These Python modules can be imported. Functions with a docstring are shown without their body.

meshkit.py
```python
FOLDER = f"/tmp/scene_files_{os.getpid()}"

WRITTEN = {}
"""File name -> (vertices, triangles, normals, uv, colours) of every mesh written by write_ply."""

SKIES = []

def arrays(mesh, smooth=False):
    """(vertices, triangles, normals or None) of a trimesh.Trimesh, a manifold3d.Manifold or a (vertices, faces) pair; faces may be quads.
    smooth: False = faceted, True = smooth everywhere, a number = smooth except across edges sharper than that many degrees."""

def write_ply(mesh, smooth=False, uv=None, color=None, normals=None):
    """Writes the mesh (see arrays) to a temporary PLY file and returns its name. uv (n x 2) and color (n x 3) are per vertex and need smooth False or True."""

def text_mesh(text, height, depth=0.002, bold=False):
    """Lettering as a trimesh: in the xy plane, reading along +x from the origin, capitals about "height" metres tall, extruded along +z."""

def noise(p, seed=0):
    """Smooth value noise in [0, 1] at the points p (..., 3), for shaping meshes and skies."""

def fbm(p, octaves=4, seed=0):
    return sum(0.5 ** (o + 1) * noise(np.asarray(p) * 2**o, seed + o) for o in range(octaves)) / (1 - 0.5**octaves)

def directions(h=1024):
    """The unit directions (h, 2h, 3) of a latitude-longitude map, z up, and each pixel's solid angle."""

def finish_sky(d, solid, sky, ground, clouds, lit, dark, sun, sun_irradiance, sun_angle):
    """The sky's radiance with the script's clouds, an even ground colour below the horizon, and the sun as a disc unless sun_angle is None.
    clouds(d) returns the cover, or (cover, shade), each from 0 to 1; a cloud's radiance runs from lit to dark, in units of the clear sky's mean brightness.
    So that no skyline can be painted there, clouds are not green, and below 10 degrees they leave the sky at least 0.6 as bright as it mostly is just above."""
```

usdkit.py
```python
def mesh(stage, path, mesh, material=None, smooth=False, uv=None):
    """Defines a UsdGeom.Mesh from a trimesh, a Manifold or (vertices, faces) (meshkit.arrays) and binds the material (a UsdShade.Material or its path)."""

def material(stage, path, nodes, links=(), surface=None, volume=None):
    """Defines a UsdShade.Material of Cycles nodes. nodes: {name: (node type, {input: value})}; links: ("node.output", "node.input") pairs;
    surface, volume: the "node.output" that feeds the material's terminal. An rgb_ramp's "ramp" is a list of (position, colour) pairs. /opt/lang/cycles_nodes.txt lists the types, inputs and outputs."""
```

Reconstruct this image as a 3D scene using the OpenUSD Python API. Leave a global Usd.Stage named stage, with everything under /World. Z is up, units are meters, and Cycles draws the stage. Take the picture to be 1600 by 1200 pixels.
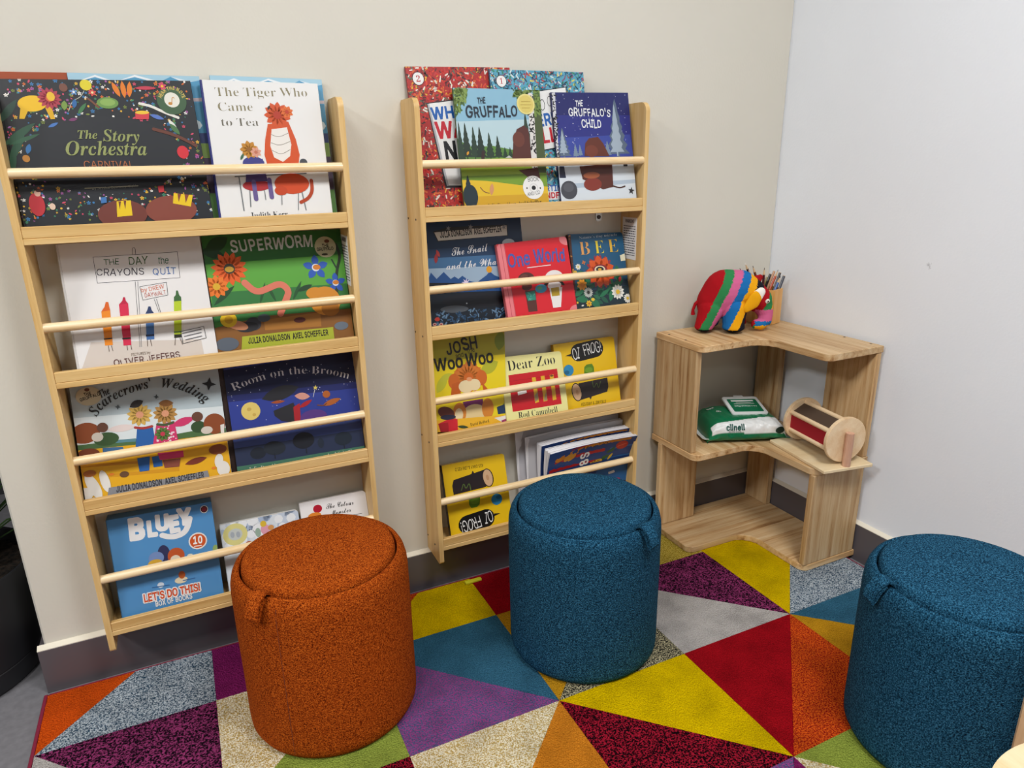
import math, random, glob
import numpy as np
import trimesh
import manifold3d as m3
from shapely import affinity, box as sbox, union_all
from shapely.geometry import Polygon, LineString, Point
from PIL import Image, ImageDraw, ImageFont
from pxr import Usd, UsdGeom, UsdLux, Gf, Sdf, Vt, UsdShade
import usdkit
import meshkit

stage = Usd.Stage.CreateInMemory()
UsdGeom.Xform.Define(stage, '/World')
UsdGeom.Scope.Define(stage, '/World/Looks')

# ------------------------------------------------------------------ camera, light, exposure
# origin: the room's corner on the floor; x runs along the back wall (negative to the left), y towards the wall, z up
CAM_F, CAM_YAW, CAM_PITCH, CAM_ROLL = 1088.7, 0.4359, -0.3083, -0.0195
CAM_POS = (-1.581, -1.556, 1.071)
fw = np.array([math.sin(CAM_YAW) * math.cos(CAM_PITCH), math.cos(CAM_YAW) * math.cos(CAM_PITCH), math.sin(CAM_PITCH)])
rt = np.array([math.cos(CAM_YAW), -math.sin(CAM_YAW), 0.0])
up = np.cross(rt, fw)
rt, up = rt * math.cos(CAM_ROLL) + up * math.sin(CAM_ROLL), -rt * math.sin(CAM_ROLL) + up * math.cos(CAM_ROLL)
cam = UsdGeom.Camera.Define(stage, '/World/camera')
cam.CreateHorizontalApertureAttr(36.0)
cam.CreateVerticalApertureAttr(27.0)
cam.CreateFocalLengthAttr(CAM_F / 1600 * 36)
cam.CreateClippingRangeAttr(Gf.Vec2f(0.02, 100))
cam.AddTransformOp().Set(Gf.Matrix4d(*rt, 0, *up, 0, *(-fw), 0, *CAM_POS, 1))
cam.CreateExposureAttr(0.0)

dome = UsdLux.DomeLight.Define(stage, '/World/room_ambience')
dome.CreateIntensityAttr(0.035)
dome.CreateColorAttr(Gf.Vec3f(1.0, 0.985, 0.96))


def panel_light(name, x, y, z, w, h, power, color):
    l = UsdLux.RectLight.Define(stage, '/World/' + name)
    l.CreateWidthAttr(w); l.CreateHeightAttr(h); l.CreateIntensityAttr(power); l.CreateColorAttr(Gf.Vec3f(*color))
    l.AddTranslateOp().Set(Gf.Vec3d(x, y, z))


panel_light('ceiling_panel_lamp', -2.35, -1.65, 2.55, 0.60, 0.60, 24.0, (1.0, 0.99, 0.965))
panel_light('ceiling_panel_lamp_001', -0.85, -1.60, 2.55, 0.60, 0.60, 36.0, (1.0, 0.99, 0.98))
panel_light('ceiling_panel_lamp_002', -3.85, -1.65, 2.55, 0.60, 0.60, 60.0, (1.0, 0.99, 0.98))
panel_light('ceiling_panel_lamp_003', -2.35, -3.40, 2.55, 0.60, 0.60, 12.0, (1.0, 0.99, 0.98))


# ------------------------------------------------------------------ helpers
def lin(c):
    if isinstance(c, str):
        c = [int(c[i:i + 2], 16) / 255 for i in (1, 3, 5)]
    return tuple(x / 12.92 if x <= 0.04045 else ((x + 0.055) / 1.055) ** 2.4 for x in c)


USED = {}


def path_for(parent, name):
    base = (parent.GetPath().pathString if parent is not None else '/World') + '/' + name
    n = USED.get(base, 0)
    USED[base] = n + 1
    return base if n == 0 else '%s_%03d' % (base, n)


def tag(p, label=None, cat=None, group=None, kind=None):
    for k, v in (('label', label), ('category', cat), ('group', group), ('kind', kind)):
        if v:
            p.SetCustomDataByKey(k, v)
    return p


def thing(name, label, cat, loc=(0, 0, 0), rotz=0.0, group=None, matrix=None):
    x = UsdGeom.Xform.Define(stage, path_for(None, name))
    if matrix is not None:
        x.AddTransformOp().Set(matrix)
    else:
        x.AddTranslateOp().Set(Gf.Vec3d(*map(float, loc)))
        if rotz:
            x.AddRotateZOp().Set(math.degrees(rotz))
    return tag(x.GetPrim(), label, cat, group)


def part(parent, name, mesh, mat, smooth=False, label=None, colors=None):
    if colors is not None:
        v, f = np.asarray(mesh[0], float), np.asarray(mesh[1], int)
        m = usdkit.mesh(stage, path_for(parent, name), (v, f), mat, smooth)
        UsdGeom.PrimvarsAPI(m).CreatePrimvar('tint', Sdf.ValueTypeNames.Color3fArray, 'vertex').Set(Vt.Vec3fArray.FromNumpy(np.asarray(colors, np.float32)))
    else:
        m = usdkit.mesh(stage, path_for(parent, name), mesh, mat, smooth)
    p = m.GetPrim()
    if label:
        p.SetCustomDataByKey('label', label)
    return p


def struct(name, mesh, mat, parent=None, smooth=False):
    p = part(parent, name, mesh, mat, smooth)
    if parent is None:
        tag(p, kind='structure')
    return p


def cbox(x0, x1, y0, y1, z0, z1, r=0.0015):
    """A box with chamfered edges."""
    c = np.array([(x0 + x1) / 2, (y0 + y1) / 2, (z0 + z1) / 2]); h = np.array([x1 - x0, y1 - y0, z1 - z0]) / 2
    r = min(r, h.min() * 0.45)
    pts = []
    for s in np.ndindex(2, 2, 2):
        s = np.array(s) * 2 - 1
        for k in range(3):
            d = h - r; d[k] = h[k]
            pts.append(c + s * d)
    return trimesh.convex.convex_hull(np.array(pts))


def cyl(p0, p1, r, n=20, r1=None, caps=True):
    p0, p1 = np.array(p0, float), np.array(p1, float)
    d = p1 - p0; L = np.linalg.norm(d); d /= L
    a = np.cross(d, [0, 0, 1.0] if abs(d[2]) < 0.9 else [1.0, 0, 0]); a /= np.linalg.norm(a); b = np.cross(d, a)
    t = np.arange(n) * 2 * np.pi / n
    ring = np.cos(t)[:, None] * a + np.sin(t)[:, None] * b
    r1 = r if r1 is None else r1
    v = np.vstack([p0 + ring * r, p1 + ring * r1, [p0], [p1]])
    f = []
    for i in range(n):
        j = (i + 1) % n
        f += [[i, n + i, n + j], [i, n + j, j], [2 * n, i, j], [2 * n + 1, n + j, n + i]]
    m = trimesh.Trimesh(v, np.array(f)[:, ::-1], process=False)
    m.fix_normals()
    return m


def sweep(pts, r, n=10):
    """A round tube along a polyline, radius r (number or list), closed ends."""
    p = np.array(pts, float); r = np.broadcast_to(r, (len(p),)).astype(float)
    t = np.gradient(p, axis=0); t /= np.linalg.norm(t, axis=1, keepdims=True)
    a = np.cross(t[0], [0, 0, 1.0]); 
    if np.linalg.norm(a) < 1e-3: a = np.cross(t[0], [1.0, 0, 0])
    a /= np.linalg.norm(a); rings = []
    ang = np.arange(n) * 2 * np.pi / n
    for i in range(len(p)):
        a = a - t[i] * (a @ t[i]); a /= np.linalg.norm(a); b = np.cross(t[i], a)
        rings.append(p[i] + r[i] * (np.cos(ang)[:, None] * a + np.sin(ang)[:, None] * b))
    v = np.vstack(rings + [[p[0]], [p[-1]]]); f = []
    for i in range(len(p) - 1):
        for k in range(n):
            l = (k + 1) % n
            f += [[i * n + k, i * n + l, (i + 1) * n + l], [i * n + k, (i + 1) * n + l, (i + 1) * n + k]]
    e = len(p) * n
    for k in range(n):
        l = (k + 1) % n
        f += [[e, l, k], [e + 1, (len(p) - 1) * n + k, (len(p) - 1) * n + l]]
    m = trimesh.Trimesh(v, f, process=False); m.fix_normals()
    return m


def lathe(profile, n=96, center=(0, 0)):
    pr = np.array(profile, float)
    t = np.arange(n) * 2 * np.pi / n
    v = np.concatenate([np.stack([center[0] + r * np.cos(t), center[1] + r * np.sin(t), np.full(n, z)], 1) for r, z in pr])
    f = []
    for i in range(len(pr) - 1):
        for k in range(n):
            l = (k + 1) % n
            f += [[i * n + k, i * n + l, (i + 1) * n + l], [i * n + k, (i + 1) * n + l, (i + 1) * n + k]]
    return trimesh.Trimesh(v, f, process=False)


def polys(g):
    if g.is_empty:
        return []
    return [p for p in getattr(g, 'geoms', [g]) if isinstance(p, Polygon) and p.area > 1e-12]


def extrude(poly, h, z0=0.0):
    ms = [trimesh.creation.extrude_polygon(p, h, engine='earcut') for p in polys(poly)]
    m = trimesh.util.concatenate(ms)
    m.apply_translation([0, 0, z0])
    return m


def rrect(w, h, r, x=0, y=0):
    return sbox(x + r, y + r, x + w - r, y + h - r).buffer(r, quad_segs=5)


def arc_pts(cx, cy, r, a0, a1, n=12):
    return [(cx + r * math.cos(a), cy + r * math.sin(a)) for a in np.linspace(a0, a1, n)]


# ------------------------------------------------------------------ materials
LK = '/World/Looks/'
M = {}


def plain(name, color, rough=0.5, spec=0.5, **kw):
    M[name] = usdkit.material(stage, LK + name, {'p': ('principled_bsdf', dict(base_color=lin(color), roughness=rough, specular_ior_level=spec, **kw))}, surface='p.BSDF')
    return M[name]


def speckled(name, ramp, scale, rough=0.9, bump=0.0, bscale=None, detail=2.0, sheen=0.0, coarse=0.0, spec=0.25):
    """Noise between the ramp's colours at the given scale (features per metre), with a bump of its own."""
    nodes = {'c': ('texture_coordinate', {}), 'n': ('noise_texture', dict(scale=scale, detail=detail, roughness=0.6)),
             'r': ('rgb_ramp', {'ramp': [(p, lin(c)) for p, c in ramp]}),
             'p': ('principled_bsdf', dict(roughness=rough, specular_ior_level=spec, sheen_weight=sheen, sheen_roughness=0.6))}
    links = [('c.object', 'n.vector'), ('n.fac', 'r.fac')]
    if coarse:
        nodes['n3'] = ('noise_texture', dict(scale=coarse, detail=3.0)); nodes['r3'] = ('rgb_ramp', {'ramp': [(0.3, (0.78, 0.78, 0.78)), (0.6, (1.05, 1.05, 1.05))]})
        nodes['mx'] = ('mix_color', dict(blend_type='multiply', fac=1.0))
        links += [('c.object', 'n3.vector'), ('n3.fac', 'r3.fac'), ('r.color', 'mx.a'), ('r3.color', 'mx.b'), ('mx.result', 'p.base_color')]
    else:
        links.append(('r.color', 'p.base_color'))
    if bump:
        nodes['n2'] = ('noise_texture', dict(scale=bscale or scale, detail=2.0)); nodes['b'] = ('bump', dict(strength=1.0, distance=bump))
        links += [('c.object', 'n2.vector'), ('n2.fac', 'b.height'), ('b.normal', 'p.normal')]
    M[name] = usdkit.material(stage, LK + name, nodes, links, surface='p.BSDF')
    return M[name]


def wood(name, axis, ramp, lines=26.0, stretch=0.05, rough=0.45, distort=0.35, plank=0.0, plank_axis=0, spec=0.4):
    """Grain running along axis: noise squeezed along it and fine lines across it; glued staves when plank is their width."""
    sc = [1.0, 1.0, 1.0]; sc[axis] = stretch
    nodes = {'c': ('texture_coordinate', {}), 'm': ('mapping', dict(scale=tuple(sc))),
             'n': ('noise_texture', dict(scale=lines, detail=5.0, roughness=0.6, distortion=distort)),
             'f': ('noise_texture', dict(scale=lines * 12, detail=2.0)),
             'a': ('math', dict(math_type='multiply_add', value2=0.22)),
             'r': ('rgb_ramp', {'ramp': [(p, lin(c)) for p, c in ramp]}),
             'b': ('bump', dict(strength=0.25, distance=0.0006)),
             'p': ('principled_bsdf', dict(roughness=rough, specular_ior_level=spec))}
    links = [('m.vector', 'f.vector'), ('f.fac', 'a.value1'), ('n.fac', 'a.value3'), ('a.value', 'r.fac'), ('a.value', 'b.height'), ('b.normal', 'p.normal')]
    if plank:
        nodes['x'] = ('separate_xyz', {}); nodes['q'] = ('math', dict(math_type='divide', value2=plank)); nodes['fl'] = ('math', dict(math_type='floor'))
        nodes['w'] = ('white_noise_texture', dict(dimensions='1D')); nodes['sc'] = ('vector_math', dict(vector_math_type='scale', scale=7.0)) if False else ('vector_math', {'math_type': 'scale', 'scale': 7.0})
        nodes['ad'] = ('vector_math', {'math_type': 'add'}); nodes['hv'] = ('hsv', dict(hue=0.5, saturation=1.0, fac=1.0)); nodes['mr'] = ('map_range', dict(from_min=0.0, from_max=1.0, to_min=0.80, to_max=1.12))
        links += [('c.object', 'x.vector'), ('x.' + 'xyz'[plank_axis], 'q.value1'), ('q.value', 'fl.value1'), ('fl.value', 'w.w'), ('w.color', 'sc.vector1'), ('c.object', 'ad.vector1'), ('sc.vector', 'ad.vector2'), ('ad.vector', 'm.vector'),
                  ('w.value', 'mr.value'), ('mr.result', 'hv.value'), ('r.color', 'hv.color'), ('hv.color', 'p.base_color')]
    else:
        links += [('c.object', 'm.vector'), ('r.color', 'p.base_color')]
    links.append(('m.vector', 'n.vector'))
    M[name] = usdkit.material(stage, LK + name, nodes, links, surface='p.BSDF')
    return M[name]


def tinted(name, rough, spec=0.5, coat=0.0):
    M[name] = usdkit.material(stage, LK + name, {'a': ('attribute', {'attribute': 'tint'}), 'p': ('principled_bsdf', dict(roughness=rough, specular_ior_level=spec, coat_weight=coat, coat_roughness=0.2))},
                              [('a.color', 'p.base_color')], surface='p.BSDF')
    return M[name]


def wall_paint(name, color, mark):
    M[name] = usdkit.material(stage, LK + name, {
        'c': ('texture_coordinate', {}), 'n': ('noise_texture', dict(scale=170.0, detail=2.0)), 'b': ('bump', dict(strength=0.3, distance=0.0008)),
        's': ('noise_texture', dict(scale=9.0, detail=6.0, roughness=0.72)), 'r': ('rgb_ramp', {'ramp': [(0.0, lin(mark)), (0.27, lin(mark)), (0.30, lin(color)), (1.0, lin(color))]}),
        'l': ('noise_texture', dict(scale=2.5, detail=2.0)), 'r2': ('rgb_ramp', {'ramp': [(0.3, (0.96, 0.96, 0.96)), (0.7, (1.0, 1.0, 1.0))]}), 'mx': ('mix_color', dict(blend_type='multiply', fac=1.0)),
        'p': ('principled_bsdf', dict(roughness=0.6, specular_ior_level=0.3))},
        [('c.object', 'n.vector'), ('n.fac', 'b.height'), ('b.normal', 'p.normal'), ('c.object', 's.vector'), ('s.fac', 'r.fac'), ('c.object', 'l.vector'), ('l.fac', 'r2.fac'), ('r.color', 'mx.a'), ('r2.color', 'mx.b'), ('mx.result', 'p.base_color')], surface='p.BSDF')


wall_paint('cream_paint', '#d3cfc3', '#b7b2a6')
wall_paint('white_paint', '#ecf1f8', '#c5c8ce')
plain('skirting_paint', '#565155', 0.4)
plain('skirting_edge', '#e2dccb', 0.6)
speckled('vinyl_floor', [(0.3, '#6f6e72'), (0.7, '#7b7a7e')], 60.0, rough=0.45)
plain('dark_wall', '#2c2c30', 0.7)
MAPLE = [(0.30, '#b3884c'), (0.46, '#c9a163'), (0.60, '#d6b275'), (0.78, '#dfbf88')]
wood('maple_upright', 2, MAPLE, 30.0, 0.05)
wood('maple_shelf', 0, MAPLE, 30.0, 0.05)
wood('maple_rod', 0, [(0.30, '#d0a468'), (0.46, '#e0bd88'), (0.6, '#ebd0a2'), (0.78, '#f3dfba')], 60.0, 0.05, rough=0.3, spec=0.5)
PINE = [(0.36, '#7f5630'), (0.45, '#a67c4e'), (0.53, '#c29b6b'), (0.64, '#d0ae80'), (0.8, '#dcc096')]
wood('pine_x', 0, PINE, 62.0, 0.04, plank=0.052, plank_axis=1)
wood('pine_y', 1, PINE, 62.0, 0.04, plank=0.052, plank_axis=0)
wood('pine_zx', 2, PINE, 62.0, 0.04, plank=0.075, plank_axis=0)
wood('pine_zy', 2, PINE, 62.0, 0.04, plank=0.075, plank_axis=1)
wood('beech', 0, [(0.3, '#d3ae82'), (0.5, '#e0c198'), (0.75, '#ead2ae')], 30.0, 0.1, rough=0.5)
wood('birch_ply', 1, [(0.3, '#cdb184'), (0.5, '#dcc499'), (0.75, '#e6d3ae')], 20.0, 0.15, rough=0.5)
wood('dowel_pink', 2, [(0.3, '#a97a5c'), (0.5, '#c0937a'), (0.75, '#cfa68c')], 60.0, 0.1, rough=0.55)
wood('bamboo', 2, [(0.3, '#c3873f'), (0.5, '#d49c54'), (0.75, '#dfae6c')], 40.0, 0.03, rough=0.4)
plain('screw', '#3c3028', 0.5)
plain('bracket_metal', '#b9b6b0', 0.35, metallic=0.8)
plain('paper_edge', '#e9e4da', 0.8)
plain('label_white', '#e8e8e6', 0.6)
tinted('print', 0.42, 0.4)
tinted('film_print', 0.3, 0.5)
tinted('plush', 0.95, 0.15)
speckled('orange_boucle', [(0.32, '#4a1403'), (0.5, '#96400f'), (0.68, '#c4641f')], 430.0, rough=1.0, bump=0.0022, bscale=430.0, spec=0.05)
speckled('blue_boucle', [(0.32, '#061624'), (0.5, '#18425c'), (0.68, '#3a7190')], 430.0, rough=1.0, bump=0.0022, bscale=430.0, spec=0.05)
plain('seam_orange', '#6e2d0e', 0.9)
plain('seam_blue', '#16303f', 0.9)


BOOKS = [
    {'name': 'picture_book', 'art': 'story', 'O': [-1.821, -0.078, 0.96], 'al': 10.41, 'roll': 0.95, 'w': 0.3071, 'h': 0.2657, 't': 0.012, 'kind': 'hard', 'base': '#20242a', 'spine': '#181a1e', 'label': 'black picture book scattered with tiny bright flowers and gold lettering, on the top tier', 'flip': 0},
    {'name': 'picture_book', 'art': '', 'O': [-1.8206, -0.05, 0.96], 'al': 7.88, 'roll': 0.8, 'w': 0.114, 'h': 0.2772, 't': 0.01, 'kind': 'hard', 'base': '#a8481c', 'spine': '#8a3818', 'label': 'rust-brown topped book peeking out above the black flowery book at far left', 'flip': 0},
    {'name': 'picture_book', 'art': 'mountains', 'O': [-1.7159, -0.062, 0.96], 'al': 9.68, 'roll': 0.08, 'w': 0.2148, 'h': 0.2796, 't': 0.008, 'kind': 'paper', 'base': '#8fc0dc', 'spine': '#3d86a8', 'label': 'blue book with snowy mountains behind the right half of the black flowery book', 'flip': 0},
    {'name': 'picture_book', 'art': 'tiger', 'O': [-1.5048, -0.0787, 0.9617], 'al': 9.57, 'roll': -0.46, 'w': 0.2166, 'h': 0.2706, 't': 0.009, 'kind': 'hard', 'base': '#f1f0ee', 'spine': '#2a2f78', 'label': 'white picture book with navy spine and large olive serif title above an orange shape', 'flip': 0},
    {'name': 'picture_book', 'art': 'mountains', 'O': [-1.4855, -0.0617, 0.9619], 'al': 10.04, 'roll': -0.53, 'w': 0.2097, 'h': 0.2811, 't': 0.008, 'kind': 'paper', 'base': '#8fc0dc', 'spine': '#3d86a8', 'label': 'blue book with snowy mountains standing behind the white navy-spined book', 'flip': 0},
    {'name': 'picture_book', 'art': 'crayons', 'O': [-1.7882, -0.079, 0.699], 'al': 14.54, 'roll': 0.14, 'w': 0.2462, 'h': 0.251, 't': 0.012, 'kind': 'hard', 'base': '#efedec', 'spine': '#d8d6d4', 'label': 'white picture book with four drawn wax crayons and hand-drawn sign', 'flip': 0},
    {'name': 'picture_book', 'art': 'superworm', 'O': [-1.5421, -0.0754, 0.7012], 'al': 15.31, 'roll': -0.47, 'w': 0.2764, 'h': 0.25, 't': 0.006, 'kind': 'paper', 'base': '#3c8434', 'spine': '#141814', 'label': 'green picture book with orange and blue flowers and white brush title', 'flip': 0},
    {'name': 'picture_book', 'art': 'scarecrow', 'O': [-1.8219, -0.0773, 0.4443], 'al': 15.31, 'roll': -1.39, 'w': 0.2704, 'h': 0.25, 't': 0.007, 'kind': 'paper', 'base': '#b7c6cc', 'spine': '#3a3430', 'label': 'picture book with grey sky, yellow field and black arched lettering', 'flip': 0},
    {'name': 'picture_book', 'art': '', 'O': [-1.5609, -0.066, 0.438], 'al': 13.74, 'roll': 0.0, 'w': 0.05, 'h': 0.24, 't': 0.004, 'kind': 'paper', 'base': '#3a2822', 'spine': '#2c1e1a', 'label': 'slim dark brown book wedged between the grey-sky and the night-blue books', 'flip': 0},
    {'name': 'picture_book', 'art': 'broom', 'O': [-1.54, -0.0767, 0.4426], 'al': 15.78, 'roll': -1.0, 'w': 0.2745, 'h': 0.25, 't': 0.007, 'kind': 'paper', 'base': '#2f3f95', 'spine': '#0d0f18', 'label': 'night-blue picture book with a yellow moon and white arched lettering', 'flip': 0},
    {'name': 'book_box', 'art': 'bluey', 'O': [-1.8046, -0.0774, 0.164], 'al': 8.65, 'roll': -1.16, 'w': 0.2001, 'h': 0.2261, 't': 0.038, 'kind': 'box', 'base': '#5596cf', 'spine': '#4a88c0', 'label': 'light blue boxed set of books with white bubble lettering on bottom tier', 'flip': 0},
    {'name': 'board_book', 'art': 'fairy', 'O': [-1.5926, -0.0775, 0.1615], 'al': 17.22, 'roll': -0.54, 'w': 0.1683, 'h': 0.1621, 't': 0.016, 'kind': 'board', 'base': '#dbe3ea', 'spine': '#c0ccd6', 'label': 'pale watercolour board book with round yellow badge, behind the orange stool', 'flip': 0},
    {'name': 'board_book', 'art': 'monster', 'O': [-1.4186, -0.0756, 0.1612], 'al': 18.24, 'roll': -0.46, 'w': 0.1543, 'h': 0.1725, 't': 0.016, 'kind': 'board', 'base': '#f3f1f1', 'spine': '#e0dcdc', 'label': 'white board book with red blob and black handwriting, behind the orange stool', 'flip': 0},
    {'name': 'picture_book', 'art': 'red_search', 'O': [-1.0875, -0.056, 0.96], 'al': 8.86, 'roll': 1.45, 'w': 0.245, 'h': 0.3117, 't': 0.006, 'kind': 'paper', 'base': '#b52b28', 'spine': '#8a1a20', 'label': 'tall red crowded-pattern book numbered 2 at left of the right bookcase top', 'flip': 0},
    {'name': 'picture_book', 'art': 'blue_search', 'O': [-0.9038, -0.066, 0.96], 'al': 8.95, 'roll': 0.26, 'w': 0.2413, 'h': 0.3117, 't': 0.006, 'kind': 'paper', 'base': '#5aa8c4', 'spine': '#2a6a90', 'label': 'tall blue crowded-pattern book numbered 1 behind the forest book', 'flip': 0},
    {'name': 'picture_book', 'art': 'gruffalo', 'O': [-0.9987, -0.079, 0.9603], 'al': 10.43, 'roll': -0.07, 'w': 0.2119, 'h': 0.2707, 't': 0.006, 'kind': 'paper', 'base': '#8fc0d8', 'spine': '#4a6a44', 'label': 'picture book with pale sky, dark pine forest and round yellow seal', 'flip': 0},
    {'name': 'picture_book', 'art': 'child', 'O': [-0.7544, -0.08, 0.96], 'al': 10.38, 'roll': 1.05, 'w': 0.213, 'h': 0.2665, 't': 0.006, 'kind': 'paper', 'base': '#2a2f86', 'spine': '#1c2050', 'label': 'deep blue picture book with snowy pines and white hand lettering', 'flip': 0},
    {'name': 'picture_book', 'art': 'snail', 'O': [-1.0945, -0.056, 0.699], 'al': 10.84, 'roll': 0.0, 'w': 0.2644, 'h': 0.25, 't': 0.006, 'kind': 'paper', 'base': '#1d3a5c', 'spine': '#12263c', 'label': 'dark navy picture book with white script title and cream banner', 'flip': 0},
    {'name': 'picture_book', 'art': 'world', 'O': [-0.8969, -0.08, 0.699], 'al': 14.05, 'roll': 2.46, 'w': 0.1897, 'h': 0.1935, 't': 0.012, 'kind': 'board', 'base': '#e0202e', 'spine': '#d86a70', 'label': 'bright red book with pink spine and blue brush lettering', 'flip': 0},
    {'name': 'picture_book', 'art': 'bee', 'O': [-0.7077, -0.0758, 0.703], 'al': 16.91, 'roll': -1.48, 'w': 0.1604, 'h': 0.2029, 't': 0.012, 'kind': 'board', 'base': '#1f5a80', 'spine': '#4a2418', 'label': 'teal blue board book with orange flower, daisies and gold capitals', 'flip': 0},
    {'name': 'picture_book', 'art': 'josh', 'O': [-1.0989, -0.0684, 0.4586], 'al': 15.07, 'roll': -6.34, 'w': 0.1937, 'h': 0.25, 't': 0.005, 'kind': 'paper', 'base': '#f0d818', 'spine': '#b8a010', 'label': 'yellow-green picture book with orange furry shape, red cube and black title', 'flip': 0},
    {'name': 'board_book', 'art': 'zoo', 'O': [-0.9064, -0.0781, 0.4435], 'al': 18.93, 'roll': -1.92, 'w': 0.1752, 'h': 0.1727, 't': 0.012, 'kind': 'board', 'base': '#f3eda0', 'spine': '#d8d28a', 'label': 'pale yellow board book with large red panel and serif lettering', 'flip': 0},
    {'name': 'board_book', 'art': 'frog', 'O': [-0.7445, -0.064, 0.438], 'al': 14.27, 'roll': 0.15, 'w': 0.1846, 'h': 0.1867, 't': 0.014, 'kind': 'board', 'base': '#f2c616', 'spine': '#c89a10', 'label': 'yellow board book with black speech bubble reading upright, third tier', 'flip': 0},
    {'name': 'board_book', 'art': 'frog', 'O': [-1.069, -0.08, 0.1601], 'al': 14.71, 'roll': -0.05, 'w': 0.1711, 'h': 0.1968, 't': 0.014, 'kind': 'board', 'base': '#f2c616', 'spine': '#2a1a18', 'label': 'yellow board book standing upside down on the lowest tier', 'flip': 1},
]
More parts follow.
